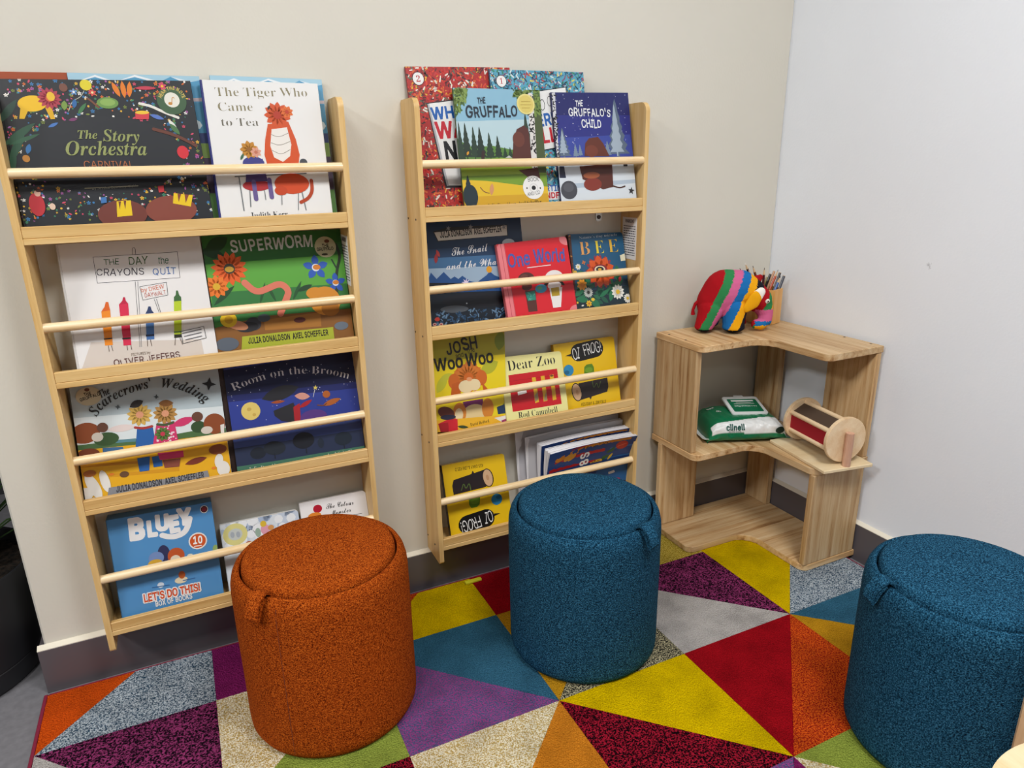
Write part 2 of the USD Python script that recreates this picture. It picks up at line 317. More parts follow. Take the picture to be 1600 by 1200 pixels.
ART = {
    'story': [
        ['S','#e8b838,#d84a6a,#f2efe8,#3a7fb8,#3f8f6a,#b05fa8,#e0702c,#7a8a3c',[[11.2,264.7],[301.4,263.7],[310.7,20.2],[-2.8,27.2]],2600,2.35,7,'dffl'],
        ['E','#24272d',147.1,135.7,129.2,67.58,0],
        ['L','#2f5a44',22.2,174.6,66.01,12.0,35],
        ['L','#2f5a44',14.6,153.5,67.99,12.0,60],
        ['L','#24463a',12.5,212.7,51.45,11.87,50],
        ['L','#35654a',28.0,166.0,52.23,6.83,20],
        ['L','#2f5a44',4.4,128.2,51.95,9.99,75],
        ['E','#f2c21a',50.0,225.2,21.54,13.32,6],
        ['P','#f2c21a',[[32.5,221.0],[45.1,218.8],[34.2,199.9],[26.9,200.4]]],
        ['P','#e2ae14',[[67.7,218.8],[77.6,220.9],[79.5,199.4],[72.7,199.1]]],
        ['F','#b23a4c',77.0,233.7,18.72,14,'#d8603a'],
        ['E','#f0c030',79.5,236.9,6.1,7.79,0],
        ['E','#e4d42a',135.8,256.5,9.08,9.22,0],
        ['B','#c9c9b8',1.04,[[131.6,246.7],[124.7,235.9],[109.9,229.4],[102.0,212.2]]],
        ['L','#e8801e',182.0,249.2,27.73,8.53,-70],
        ['L','#e8801e',193.6,249.3,30.03,8.58,-90],
        ['L','#e8801e',203.5,249.4,28.01,8.62,-100],
        ['E','#6f9a4a',164.8,226.1,17.16,9.8,0],
        ['B','#7a4a34',3.38,[[149.4,218.5],[137.8,231.6],[134.2,233.8]]],
        ['E','#8fb45c',165.0,227.2,12.11,6.24,0],
        ['E','#7a4a3a',100.9,251.9,6.37,7.17,0],
        ['L','#7a3a6a',106.3,198.1,14.52,5.39,10],
        ['L','#4a7ac0',74.7,189.2,18.42,5.32,25],
        ['L','#2f6aa8',113.1,225.1,16.58,7.46,75],
        ['L','#7a9a44',97.3,221.9,16.47,9.47,80],
        ['L','#3f7a4a',123.3,216.4,25.03,6.26,50],
        ['B','#ece9e0',4.79,[[215.9,225.0],[234.0,220.5],[249.5,211.4],[275.6,199.8]]],
        ['L','#e8e8e0',264.6,186.2,24.61,7.61,-60],
        ['L','#4f7a4a',266.7,179.3,24.66,8.97,-55],
        ['E','#3f6040',269.7,229.5,25.02,24.37,0],
        ['E','#eeebdd',270.4,231.3,12.94,13.33,0],
        ['E','#c98a3a',266.8,224.9,3.45,2.76,0],
        ['B','#c98a3a',1.11,[[269.3,224.9],[271.2,236.3],[274.8,234.5]]],
        ['A', '#d2b75c', 'HEAR THE NOTE', 'bold', [[252.9, 234.0], [261.8, 246.4], [273.6, 250.3], [284.4, 246.5], [288.9, 234.0]], 5.94],
        ['P','#d8404a',[[206.0,209.4],[229.0,209.3],[226.4,197.6],[204.6,197.8]]],
        ['E','#f2c838',217.4,209.3,11.51,3.18,0],
        ['L','#5a7ac8',240.3,201.3,24.28,7.51,-20],
        ['B','#6a3a2c',5.73,[[231.4,179.9],[262.0,170.3],[288.0,155.9],[297.9,148.7]]],
        ['E','#d8303c',273.5,137.7,9.83,11.7,0],
        ['E','#c98a3a',25.0,134.0,5.59,6.07,0],
        ['L','#3a7ab8',31.1,149.9,18.15,8.07,70],
        ['L','#c83a50',229.9,251.8,37.07,6.54,0],
        ['F','#d84a6a',257.9,255.4,7.51,6,'#f0c030'],
        ['F','#d8504a',143.9,243.6,6.71,6,'#f0e0a0'],
        ['F','#6a9ad0',115.5,244.5,6.21,5,'#f0f0f0'],
        ['T', '#98a062', 'The', 'ital', [107.4, 165.4], [139.5, 164.1], 15.49],
        ['T', '#98a062', 'Story', 'ital', [146.9, 160.2], [206.6, 157.7], 21.3],
        ['T', '#98a062', 'Orchestra', 'ital', [84.9, 137.6], [215.1, 133.7], 25.4],
        ['T', '#b06a40', 'CARNIVAL', 'sans', [108.3, 114.8], [188.3, 111.8], 12.29],
        ['E','#c02f38',26.9,55.9,11.7,19.81,0],
        ['E','#e2b6a0',30.8,75.3,4.9,5.71,0],
        ['E','#5a3028',33.1,79.6,4.53,2.63,0],
        ['E','#e8c8b0',49.1,51.3,4.6,5.77,0],
        ['E','#74392f',155.7,31.3,40.14,25.31,0],
        ['E','#8a4638',237.1,34.3,43.31,25.93,0],
        ['P','#f0cc1c',[[149.4,54.5],[172.4,55.5],[170.8,28.0],[145.7,27.3]]],
        ['P','#74392f',[[152.4,54.3],[156.5,54.1],[152.0,39.5]]],
        ['P','#74392f',[[160.8,54.5],[164.9,54.8],[160.8,39.0]]],
        ['P','#f0cc1c',[[245.4,64.3],[277.6,59.1],[270.8,38.2],[241.2,45.8]]],
        ['P','#8a4638',[[251.7,63.1],[258.2,62.3],[251.3,47.6]]],
        ['P','#8a4638',[[263.6,61.5],[271.1,60.2],[263.0,45.0]]],
        ['P','#c8303a',[[221.1,78.3],[231.1,79.0],[230.0,67.4],[220.9,66.7]]],
        ['P','#3f78b8',[[125.3,62.6],[134.5,63.2],[133.8,53.1],[124.5,52.5]]],
        ['P','#b8b090',[[103.3,80.5],[189.3,81.0],[189.1,79.6],[103.1,79.2]]],
        ['T', '#8a8a80', 'by Jessica Courtney-Tickle', 'sans', [114.6, 76.6], [188.9, 78.7], 4.06],
    ],
    'mountains': [
        ['P','#a8d0e2',[[-93.8,301.0],[322.8,317.3],[253.8,-172.0],[-167.0,-127.1]]],
        ['P','#4f9cc4',[[5.2,262.0],[43.2,277.1],[73.7,266.0],[106.7,279.0],[147.1,267.9],[165.7,277.4],[201.7,269.3],[248.0,279.7],[229.1,150.6],[-24.4,153.2]]],
        ['P','#f0f4f6',[[5.2,262.0],[43.2,277.1],[73.7,266.0],[67.5,265.4],[42.6,273.4]]],
        ['P','#f0f4f6',[[73.7,266.0],[106.7,279.0],[147.1,267.9],[136.3,267.1],[106.1,275.2]]],
        ['P','#e6eef4',[[165.7,277.4],[201.7,269.3],[184.0,268.8]]],
        ['P','#c8b8bc',[[175.1,239.0],[242.5,242.4],[241.5,235.4],[174.3,233.2]]],
        ['P','#3d86a8',[[-31.6,226.9],[241.2,233.1],[231.9,169.5],[-40.9,170.8]]],
        ['P','#c9d8dc',[[192.0,204.6],[204.4,197.7],[207.8,190.7],[202.3,183.7],[189.6,188.4]]],
        ['P','#23346a',[[-40.2,175.1],[232.9,176.6],[229.8,155.3],[-43.0,157.7]]],
        ['P','#7d9a48',[[-42.7,159.9],[230.2,157.7],[226.0,129.2],[-47.0,133.8]]],
        ['P','#4a3a52',[[-46.8,134.9],[226.2,130.4],[209.9,19.0],[-63.7,32.8]]],
        ['P','#5a8a44',[[-57.5,70.3],[228.1,64.3],[219.7,6.3],[-65.6,21.7]]],
    ],
    'tiger': [
        ['T', '#8d8464', 'The Tiger Who', 'serif', [23.7, 241.4], [195.1, 245.1], 17.49],
        ['T', '#8d8464', 'Came', 'serif', [24.5, 214.6], [88.9, 215.9], 16.88],
        ['T', '#6f6a5c', 'to Tea', 'serif', [26.5, 187.5], [95.9, 188.2], 15.56],
        ['P','#d9541f',[[111.8,192.0],[151.0,197.3],[161.4,163.4],[165.1,134.0],[160.2,114.3],[101.5,112.5],[98.3,134.3],[103.3,163.2]]],
        ['P','#f4efe8',[[117.7,182.5],[147.2,186.4],[151.6,153.6],[146.3,131.6],[131.5,120.7],[115.7,129.4],[111.3,151.2]]],
        ['B','#8a8478',0.96,[[115.3,172.9],[128.9,166.9],[148.2,175.5]]],
        ['B','#8a8478',0.97,[[113.2,157.2],[129.3,151.2],[149.9,159.7]]],
        ['B','#8a8478',0.97,[[113.8,142.7],[129.6,134.2],[147.9,143.9]]],
        ['F','#d9541f',131.9,209.1,25.13,11,'#b83418'],
        ['F','#e8702c',150.8,215.4,12.17,8,'#c23a1a'],
        ['L','#3a2a22',117.6,222.6,9.58,4.31,60],
        ['E','#474c52',170.7,119.2,7.47,7.47,0],
        ['E','#3f408c',76.2,118.8,20.02,12.6,0],
        ['P','#3f408c',[[59.4,125.0],[93.8,127.1],[95.5,112.6],[57.8,113.0]]],
        ['F','#c88a2e',71.3,144.0,17.1,9,'#9a6420'],
        ['F','#e6a58e',83.1,139.2,10.51,7,'#c8745a'],
        ['L','#3f6a50',56.7,131.0,14.19,4.73,60],
        ['B','#6a6e70',2.12,[[39.0,94.1],[173.1,98.1]]],
        ['B','#7a7e80',2.13,[[46.0,94.0],[46.8,30.0]]],
        ['B','#7a7e80',1.91,[[62.6,69.6],[60.2,36.9]]],
        ['B','#7a7e80',2.0,[[160.2,64.7],[164.3,27.0]]],
        ['B','#7a7e80',1.45,[[89.5,66.5],[89.7,49.3]]],
        ['B','#7a7e80',1.48,[[120.8,55.8],[119.1,38.6]]],
        ['B','#7a7e80',1.5,[[153.7,62.4],[149.3,27.5]]],
        ['E','#b02a30',76.5,76.5,26.05,10.26,0],
        ['P','#4a3a72',[[59.2,97.4],[96.1,98.5],[97.9,84.6],[57.3,83.0]]],
        ['B','#6a5a94',8.15,[[71.6,83.9],[72.0,51.1]]],
        ['B','#6a5a94',8.25,[[101.0,87.0],[101.6,53.9]]],
        ['E','#d64c1e',143.3,78.8,33.24,19.9,0],
        ['E','#c8451c',120.8,65.7,12.17,8.92,0],
        ['B','#b8431c',6.51,[[156.1,42.3],[172.1,49.4],[181.5,64.2],[181.4,84.2]]],
        ['T', '#3a3a3a', 'Judith Kerr', 'serif', [57.5, 13.3], [127.8, 14.3], 13.27],
    ],
    'crayons': [
        ['P','#ddd2c8',[[30.2,65.2],[219.0,48.1],[221.2,-16.7],[5.2,11.6]]],
        ['B','#55555a',0.9,[[57.3,223.1],[202.2,222.8],[199.2,172.2],[57.3,174.4],[57.3,223.1]]],
        ['B','#55555a',0.92,[[123.8,223.0],[125.2,236.4],[130.2,236.0],[129.0,223.8]]],
        ['B','#77777a',0.93,[[120.4,171.2],[109.7,46.6]]],
        ['B','#77777a',0.93,[[124.8,171.3],[112.4,46.7]]],
        ['H', '#39663b', 'THE', 'hand', [72.9, 206.9], [99.6, 206.7], 10.63],
        ['H', '#39602c', 'DAY', 'hand', [114.4, 204.1], [148.6, 204.4], 14.19],
        ['H', '#2a6a4c', 'the', 'hand', [165.2, 203.1], [184.2, 201.6], 12.92],
        ['H', '#3c3440', 'CRAYONS', 'hand', [57.3, 188.2], [138.7, 182.9], 13.0],
        ['H', '#2f62a8', 'QUIT', 'hand', [151.9, 181.8], [194.7, 180.2], 12.89],
        ['B','#6a6a6a',0.93,[[126.6,161.3],[174.2,165.6],[172.8,140.7],[128.2,135.1],[126.6,161.3]]],
        ['B','#77777a',0.94,[[148.1,134.4],[152.9,106.4]]],
        ['B','#77777a',0.94,[[151.9,134.5],[155.3,107.4]]],
        ['H', '#d8622a', 'by DREW', 'hand', [127.8, 150.0], [169.1, 154.4], 7.89],
        ['H', '#c0543a', 'DAYWALT', 'hand', [132.2, 139.7], [170.8, 142.7], 7.91],
        ['P','#f2901e',[[55.5,120.6],[70.5,121.4],[64.9,56.0],[52.1,56.4]]],
        ['P','#e0661a',[[55.5,120.6],[62.1,128.9],[65.5,137.8],[69.7,137.3],[69.9,128.8],[70.5,121.4]]],
        ['P','#2a2420',[[52.0,69.8],[66.1,69.8],[66.0,67.4],[51.9,67.4]]],
        ['P','#dc2a50',[[86.6,130.7],[102.3,131.1],[95.8,52.1],[82.7,52.5]]],
        ['P','#c41c44',[[86.6,130.7],[93.4,137.4],[95.5,144.0],[98.7,143.7],[99.2,136.8],[102.3,131.1]]],
        ['P','#2a2420',[[82.8,67.3],[96.9,66.8],[96.7,63.6],[82.6,64.1]]],
        ['P','#4a78b8',[[128.7,109.0],[143.1,108.7],[136.6,58.2],[123.3,58.6]]],
        ['P','#2c3f6a',[[128.7,109.0],[133.0,115.5],[135.7,122.0],[139.5,121.6],[140.1,115.3],[143.1,108.7]]],
        ['P','#1c2440',[[123.2,68.6],[137.7,68.1],[137.3,64.4],[123.1,64.8]]],
        ['P','#bcd42a',[[181.7,127.3],[194.8,127.2],[184.8,56.1],[171.5,56.4]]],
        ['P','#3f6b3a',[[181.7,127.3],[182.9,135.5],[186.7,139.4],[188.7,148.0],[191.6,147.7],[192.6,138.8],[195.4,134.7],[194.8,127.2]]],
        ['P','#262a1c',[[172.4,62.7],[185.7,62.3],[184.8,56.1],[171.5,56.4]]],
        ['P','#3f6b3a',[[172.9,68.9],[186.2,68.4],[185.8,65.9],[172.5,66.4]]],
        ['B','#4a4a4a',0.96,[[184.7,67.5],[227.5,72.7],[228.7,49.4],[185.6,43.3],[184.7,67.5]]],
        ['B','#66666a',1.68,[[187.5,63.4],[222.0,67.7]]],
        ['B','#66666a',1.69,[[190.0,57.2],[221.0,61.2]]],
        ['B','#66666a',1.69,[[191.3,50.2],[221.1,54.2]]],
        ['B','#6a5a50',0.91,[[57.4,55.7],[57.2,44.7]]],
        ['B','#6a5a50',0.91,[[62.6,55.0],[63.3,45.1]]],
        ['B','#6a5a50',0.92,[[88.1,51.8],[88.3,43.1]]],
        ['B','#6a5a50',0.93,[[95.0,51.4],[94.9,43.5]]],
        ['B','#6a5a50',0.94,[[124.4,58.5],[122.9,46.1]]],
        ['B','#6a5a50',0.94,[[129.8,57.8],[130.1,46.0]]],
        ['B','#6a5a50',0.96,[[173.7,56.2],[170.6,42.6]]],
        ['B','#6a5a50',0.96,[[181.6,55.2],[184.3,42.2]]],
        ['T', '#7a6a5a', 'PICTURES by', 'sans', [92.6, 30.9], [125.9, 31.5], 4.92],
        ['H', '#5a2f2c', 'OLIVER JEFFERS', 'hand', [60.9, 15.4], [177.2, 17.6], 11.71],
    ],
    'superworm': [
        ['P','#2f7030',[[-12.1,274.1],[320.6,273.0],[310.0,195.6],[-23.3,193.5]]],
        ['P','#5ca83c',[[-0.0,191.9],[290.6,196.8],[281.6,111.4],[1.1,114.7]]],
        ['P','#347a3c',[[4.0,135.1],[287.4,133.2],[281.0,66.8],[0.5,76.0]]],
        ['P','#8a5a26',[[-5.9,63.8],[96.8,79.4],[279.8,78.1],[282.2,-6.2],[-11.0,10.0]]],
        ['P','#a8702a',[[95.8,71.6],[211.1,76.4],[209.6,46.3],[95.3,50.3]]],
        ['L','#1d4526',26.9,231.2,52.07,27.27,30],
        ['L','#1d4526',17.3,213.8,46.96,19.77,-20],
        ['L','#1f4a28',27.0,127.9,57.36,10.97,40],
        ['L','#23562c',100.9,126.8,46.31,6.17,70],
        ['L','#23562c',118.4,125.3,41.46,6.22,110],
        ['L','#23562c',170.2,126.3,45.0,6.88,60],
        ['L','#1f4526',186.5,130.3,34.64,10.66,20],
        ['B','#2c3a28',6.02,[[251.6,114.0],[256.6,160.4],[270.6,192.6],[263.1,217.8]]],
        ['B','#24402a',3.29,[[258.7,165.8],[250.5,185.6]]],
        ['F','#e8601c',44.1,181.1,35.06,14,'#3c3424'],
        ['E','#d0a030',43.9,179.8,8.69,5.71,0],
        ['F','#f07c26',15.2,147.0,23.55,10,'#e0b02a'],
        ['F','#2c5cbc',214.8,171.6,26.89,5,'#dfe6f0'],
        ['E','#d8822a',216.8,172.1,7.98,5.45,0],
        ['F','#2c5cbc',251.9,136.0,21.88,5,'#dfe6f0'],
        ['E','#d8822a',252.5,137.1,6.52,4.68,0],
        ['B','#e07c64',13.18,[[69.2,150.5],[88.5,127.9],[114.8,136.2],[139.0,145.0],[154.7,127.6],[144.1,107.0],[130.3,81.5]]],
        ['E','#d9902a',225.1,99.7,32.21,30.66,0],
        ['E','#d9902a',206.1,117.8,18.58,12.52,0],
        ['E','#b0701c',233.6,82.5,18.9,16.48,0],
        ['E','#3a3c44',74.9,65.8,14.86,13.68,0],
        ['E','#24262c',61.7,60.5,22.13,10.49,0],
        ['E','#cf8a62',42.8,66.4,21.88,9.39,-20],
        ['E','#e8c01e',28.6,78.4,15.9,15.05,0],
        ['E','#c99a18',28.6,78.4,8.19,7.79,0],
        ['E','#5c6470',19.4,29.8,22.13,13.49,0],
        ['E','#6a7480',251.4,43.3,15.03,8.85,0],
        ['E','#4c545e',96.3,75.5,12.52,7.94,0],
        ['E','#5a2420',166.9,64.4,11.99,5.4,0],
        ['P','#adb430',[[49.3,42.1],[127.5,42.9],[233.5,42.4],[232.9,14.8],[43.7,11.2]]],
        ['T', '#2e2a14', 'JULIA DONALDSON  AXEL SCHEFFLER', 'bold', [59.4, 26.0], [221.8, 26.6], 11.55],
        ['E','#ccc8a0',240.8,213.6,22.58,22.43,0],
        ['T', '#3a3420', 'THE', 'bold', [234.0, 213.5], [248.3, 213.2], 6.55],
        ['T', '#3a3420', 'GRUFFALO', 'bold', [222.3, 206.0], [257.5, 206.6], 6.53],
        ['E','#6a3a24',245.2,225.7,5.39,3.83,0],
        ['E','#3a3420',237.3,198.0,6.45,2.19,0],
        ['H', '#d8dcd4', 'SUPERWORM', 'handb', [51.1, 214.3], [218.3, 216.3], 23.88],
    ],
    'scarecrow': [
        ['P','#b7c6cc',[[-3.8,265.0],[296.0,244.2],[276.2,82.5],[-22.4,114.3]]],
        ['P','#dfe8ea',[[-4.6,172.1],[280.5,158.7],[276.2,82.5],[-5.6,111.6]]],
        ['P','#4d7044',[[-0.4,118.4],[79.0,116.1],[176.6,114.2],[230.4,116.8],[279.8,112.2],[276.2,82.5],[-2.0,105.9]]],
        ['P','#5a8a96',[[61.3,118.9],[101.8,116.5],[101.0,110.0],[60.6,113.3]]],
        ['P','#eab01e',[[-1.7,108.4],[109.4,103.5],[273.5,102.1],[274.4,5.7],[-4.9,12.2]]],
        ['P','#c98a1c',[[-0.8,80.3],[105.3,70.1],[104.7,64.9],[-1.6,74.1]]],
        ['P','#d89a1c',[[35.4,53.5],[172.9,45.3],[171.9,37.4],[34.6,47.2]]],
        ['E','#3a5832',50.6,123.1,22.13,13.23,0],
        ['E','#34502e',218.8,122.6,14.61,12.28,0],
        ['E','#8f4a26',16.3,139.9,25.56,20.13,10],
        ['E','#d8d0c4',35.9,129.2,10.09,9.12,0],
        ['E','#8f4a26',249.9,124.8,21.05,21.53,0],
        ['E','#d8d0c4',233.7,113.6,11.3,8.04,0],
        ['E','#7a3d20',16.6,97.8,19.57,11.6,0],
        ['E','#8f4a26',249.5,70.3,17.41,10.79,0],
        ['P','#e8e4dc',[[260.7,120.5],[268.4,122.1],[265.8,100.6],[259.3,98.8]]],
        ['P','#3a6a9a',[[41.9,106.5],[77.4,103.4],[78.0,90.3],[41.6,95.0]]],
        ['L','#e8d8d4',79.7,140.6,52.92,14.43,0],
        ['L','#d4386e',191.4,137.4,45.38,16.64,14],
        ['P','#2a64ac',[[106.4,135.3],[134.4,136.4],[137.5,85.8],[97.4,89.7]]],
        ['P','#d4386e',[[141.6,138.0],[175.1,141.1],[178.2,88.6],[129.1,93.8]]],
        ['S','#f0d8e0,#f4e8ec',[[143.7,136.4],[172.4,138.8],[175.0,91.7],[134.0,95.6]],34,2.97,3,'d'],
        ['F','#d8b058',114.4,162.9,23.4,12,'#dc9a76'],
        ['F','#b88a48',160.6,159.0,22.87,12,'#dc9a76'],
        ['L','#35302e',111.5,185.5,26.75,14.59,20],
        ['L','#8a5a2a',164.4,179.7,27.35,13.93,-5],
        ['B','#b03a34',4.86,[[103.4,138.4],[117.8,134.2],[133.2,136.6]]],
        ['B','#4a5a3a',4.94,[[144.0,139.0],[157.7,135.1],[172.4,138.8]]],
        ['F','#5a7a3a',150.9,118.1,14.89,9,'#c83a50'],
        ['E','#6a4434',46.9,146.8,9.7,9.65,0],
        ['E','#6a4434',219.0,144.1,10.7,10.13,0],
        ['P','#2a64ac',[[99.2,76.3],[122.3,76.4],[117.7,48.2],[100.3,48.6]]],
        ['P','#2a64ac',[[125.6,74.6],[143.3,75.6],[142.9,53.1],[126.5,53.3]]],
        ['P','#d4386e',[[136.9,80.6],[184.1,78.2],[183.7,64.9],[139.7,65.6]]],
        ['P','#8a4a3a',[[144.3,64.8],[177.5,63.3],[173.0,46.6],[145.9,48.6]]],
        ['L','#7a3424',205.4,53.2,43.33,12.74,10],
        ['E','#6a4a30',72.9,48.2,8.12,6.16,0],
        ['E','#e9e6df',17.4,33.6,10.06,27.82,20],
        ['E','#e9e6df',38.2,40.2,7.97,22.9,10],
        ['E','#e9e6df',2.7,21.0,13.03,12.6,0],
        ['E','#e8832a',50.8,52.1,4.45,2.55,0],
        ['E','#e9e6df',249.0,45.8,8.47,15.12,-10],
        ['E','#e9e6df',255.6,28.3,12.52,16.24,0],
        ['E','#e8832a',237.4,32.8,4.46,2.69,0],
        ['E','#b06a30',14.1,59.9,10.89,6.56,0],
        ['P','#8b8c92',[[43.1,26.3],[146.6,25.9],[224.6,29.6],[227.3,11.4],[38.9,10.3]]],
        ['T', '#3c3c42', 'JULIA DONALDSON  AXEL SCHEFFLER', 'bold', [55.1, 14.5], [216.8, 16.0], 11.77],
        ['E','#cfc4a4',31.1,211.6,22.15,18.65,0],
        ['T', '#3a3428', 'THE', 'bold', [23.8, 212.5], [36.4, 214.2], 6.03],
        ['T', '#3a3428', 'GRUFFALO', 'bold', [16.0, 202.6], [51.5, 211.2], 6.02],
        ['E','#6a3a24',29.6,224.4,4.34,3.52,0],
        ['T', '#23211f', 'The', 'ital', [50.7, 204.7], [70.1, 212.4], 15.72],
        ['A', '#23211f', "Scarecrows'", 'ital', [[39.7, 169.6], [51.5, 184.6], [75.7, 199.3], [108.7, 210.0], [146.4, 215.7]], 20.25],
        ['A', '#23211f', 'Wedding', 'ital', [[159.0, 212.6], [183.4, 209.0], [210.5, 194.4], [238.1, 169.8]], 20.39],
        ['X','#1d1d20',249.6,208.9,13.78,4],
        ['X','#4a5256',78.2,183.5,5.37,4],
        ['X','#3a4246',148.6,195.0,5.12,4],
    ],
    'broom': [
        ['P','#171c46',[[-10.7,228.3],[289.5,241.7],[280.1,169.3],[-12.7,174.1]]],
        ['P','#222a68',[[-12.7,174.1],[280.1,169.3],[278.2,154.9],[-14.4,160.7]]],
        ['P','#3a4a84',[[-14.7,100.6],[280.1,101.5],[276.9,54.6],[-15.3,56.8]]],
        ['P','#28324e',[[-7.1,60.9],[280.6,60.0],[281.7,0.4],[-9.8,0.7]]],
        ['P','#46765f',[[-4.6,21.9],[81.5,20.6],[174.7,21.6],[278.5,21.7],[279.6,6.7],[-4.2,5.2]]],
        ['S','#f0f0f0,#c8d0f0',[[4.2,226.5],[273.5,231.8],[272.9,114.3],[-0.9,109.4]],70,1.3,21,'d'],
        ['E','#e6cc70',43.1,135.4,19.34,19.23,0],
        ['E','#cfae56',40.3,139.7,4.63,3.84,0],
        ['E','#cfae56',49.0,126.7,3.62,3.3,0],
        ['L','#26262c',108.4,166.0,81.87,30.02,12],
        ['P','#2a2a30',[[88.9,129.3],[132.2,141.5],[137.9,122.2],[129.3,97.8],[103.1,104.6],[90.1,117.9]]],
        ['L','#d89a8a',152.9,152.8,33.35,15.56,-10],
        ['P','#b0222c',[[131.0,131.7],[145.5,138.2],[143.1,98.6],[129.3,97.8]]],
        ['L','#b0222c',157.5,135.1,33.44,9.47,25],
        ['L','#a8502a',100.6,147.3,29.95,6.54,0],
        ['E','#5b3a86',171.5,104.3,29.05,15.93,0],
        ['P','#5b3a86',[[144.5,109.8],[199.2,101.7],[200.5,89.9],[139.7,93.4]]],
        ['X','#ecd866',183.1,168.0,6.1,5],
        ['B','#c8c8c8',1.4,[[181.4,163.3],[175.8,148.3]]],
        ['E','#b5622c',205.0,150.1,8.42,8.02,0],
        ['L','#b5622c',214.4,131.4,42.74,12.54,15],
        ['B','#7a4424',2.53,[[183.0,128.6],[196.6,125.2],[202.9,130.1]]],
        ['E','#1d2430',46.1,43.6,16.13,12.68,0],
        ['E','#232a34',81.1,48.9,22.78,15.03,-8],
        ['E','#1a1e28',143.0,55.7,22.98,18.1,0],
        ['E','#1d2836',229.1,46.0,19.46,15.04,0],
        ['E','#222c3c',179.1,44.0,6.7,11.42,0],
        ['B','#1d2430',2.23,[[146.2,37.9],[146.1,26.5]]],
        ['B','#1d2430',2.3,[[228.9,32.9],[229.2,24.1]]],
        ['B','#1d2430',2.17,[[79.7,37.8],[79.1,26.6]]],
        ['T', '#d8d8c4', 'Julia Donaldson', 'serif', [22.9, 5.8], [93.3, 4.3], 11.52],
        ['T', '#d8d8c4', 'Axel Scheffler', 'serif', [188.6, 9.1], [254.8, 8.5], 10.32],
        ['A', '#e4e4ec', 'Room on the Broom', 'serif', [[12.4, 182.2], [61.9, 195.9], [105.1, 203.0], [159.3, 202.5], [211.4, 195.5], [259.2, 177.3]], 17.95],
    ],
    'bluey': [
        ['P','#4a8ac4',[[2.3,230.4],[204.1,233.7],[205.6,204.4],[0.8,203.2]]],
        ['O', '#f4f4f4', 'B', 'bold', [37.1, 176.0], [67.4, 174.8], 41.22, 1.88],
        ['O', '#f4f4f4', 'L', 'bold', [71.2, 176.2], [89.8, 175.4], 29.95, 1.92],
        ['O', '#f4f4f4', 'U', 'bold', [87.7, 185.2], [114.3, 183.6], 30.03, 1.93],
        ['O', '#f4f4f4', 'E', 'bold', [113.3, 175.8], [134.1, 175.8], 32.53, 1.96],
        ['O', '#f4f4f4', 'Y', 'bold', [131.5, 188.4], [157.1, 187.2], 31.49, 1.98],
        ['B','#f4f4f4',11.5,[[98.1,172.4],[110.0,166.0],[124.6,164.1],[140.2,168.7],[148.8,181.8],[153.9,197.9]]],
        ['E','#31345c',95.6,130.6,11.75,20.26,0],
        ['E','#7a94c8',80.3,125.6,14.58,14.03,0],
        ['E','#c85a2c',118.0,122.3,16.38,17.58,0],
        ['E','#e2b03a',76.9,114.9,13.6,8.43,0],
        ['E','#f0e2c8',115.7,114.2,9.93,9.65,0],
        ['L','#f0ead0',143.5,116.2,13.44,8.07,20],
        ['E','#d8e4f0',80.8,64.8,6.39,6.24,0],
        ['E','#f0e2c0',120.7,66.2,12.55,7.45,0],
        ['E','#c8642c',123.4,77.3,6.53,8.59,0],
        ['B','#3a6ea6',2.1,[[64.7,63.2],[96.3,60.8]]],
        ['B','#3a6ea6',2.15,[[124.2,63.9],[147.0,64.0]]],
        ['E','#f4f2ee',163.6,145.1,18.26,18.86,0],
        ['E','#d65a26',163.6,145.1,15.72,15.72,0],
        ['T', '#ffffff', '10', 'bold', [152.9, 140.3], [173.0, 138.6], 15.69],
        ['B','#ffffff',1.88,[[155.4,134.5],[169.1,133.6]]],
        ['E','#efe8e0',184.3,212.3,7.86,8.51,0],
        ['E','#2a2026',184.3,212.3,6.59,7.1,0],
        ['E','#7a1c2c',184.3,212.3,5.07,5.39,0],
        ['E','#9cb66a',196.3,119.0,6.22,9.84,0],
        ['O', '#e0562c', "LET'S DO THIS!", 'bold', [45.2, 35.1], [155.5, 33.6], 16.39, 2.42],
        ['T', '#f4f4f4', 'BOX OF BOOKS', 'bold', [65.1, 20.0], [137.6, 19.9], 10.82],
    ],
    'fairy': [
        ['S','#aebfd8,#c8d4e4,#eef2f6',[[2.0,165.9],[169.6,162.0],[169.0,95.9],[3.3,99.2]],60,16.35,9,'d'],
        ['E','#ddd68c',28.9,135.3,25.63,24.46,0],
        ['E','#c6ccc8',28.9,135.3,14.95,13.08,0],
        ['E','#a8b0b8',23.0,135.2,4.26,6.81,0],
        ['E','#a8b0b8',34.9,133.9,4.28,6.84,0],
        ['E','#9ab2a2',76.4,128.9,6.02,10.36,0],
        ['E','#e2a2b4',92.1,132.7,9.37,12.14,0],
        ['E','#e0bc3c',89.8,145.9,6.6,6.93,0],
        ['E','#d89a5a',104.8,134.3,6.66,5.8,0],
        ['E','#b3542e',54.4,109.0,7.59,5.15,0],
        ['L','#6a7a5a',9.3,103.6,10.96,3.84,20],
    ],
    'monster': [
        ['E','#b8102e',39.0,151.8,10.25,9.54,0],
        ['E','#e8892a',30.3,137.0,15.17,7.73,0],
        ['P','#e8892a',[[15.5,140.2],[43.2,140.3],[41.3,107.2],[15.3,110.0]]],
        ['T', '#222222', 'The Colour', 'script', [57.5, 147.0], [123.7, 144.6], 13.17],
        ['T', '#222222', 'Monster', 'script', [67.0, 130.2], [115.3, 129.1], 12.6],
        ['B','#77777a',1.22,[[118.6,120.3],[138.5,119.4]]],
    ],
    'red_search': [
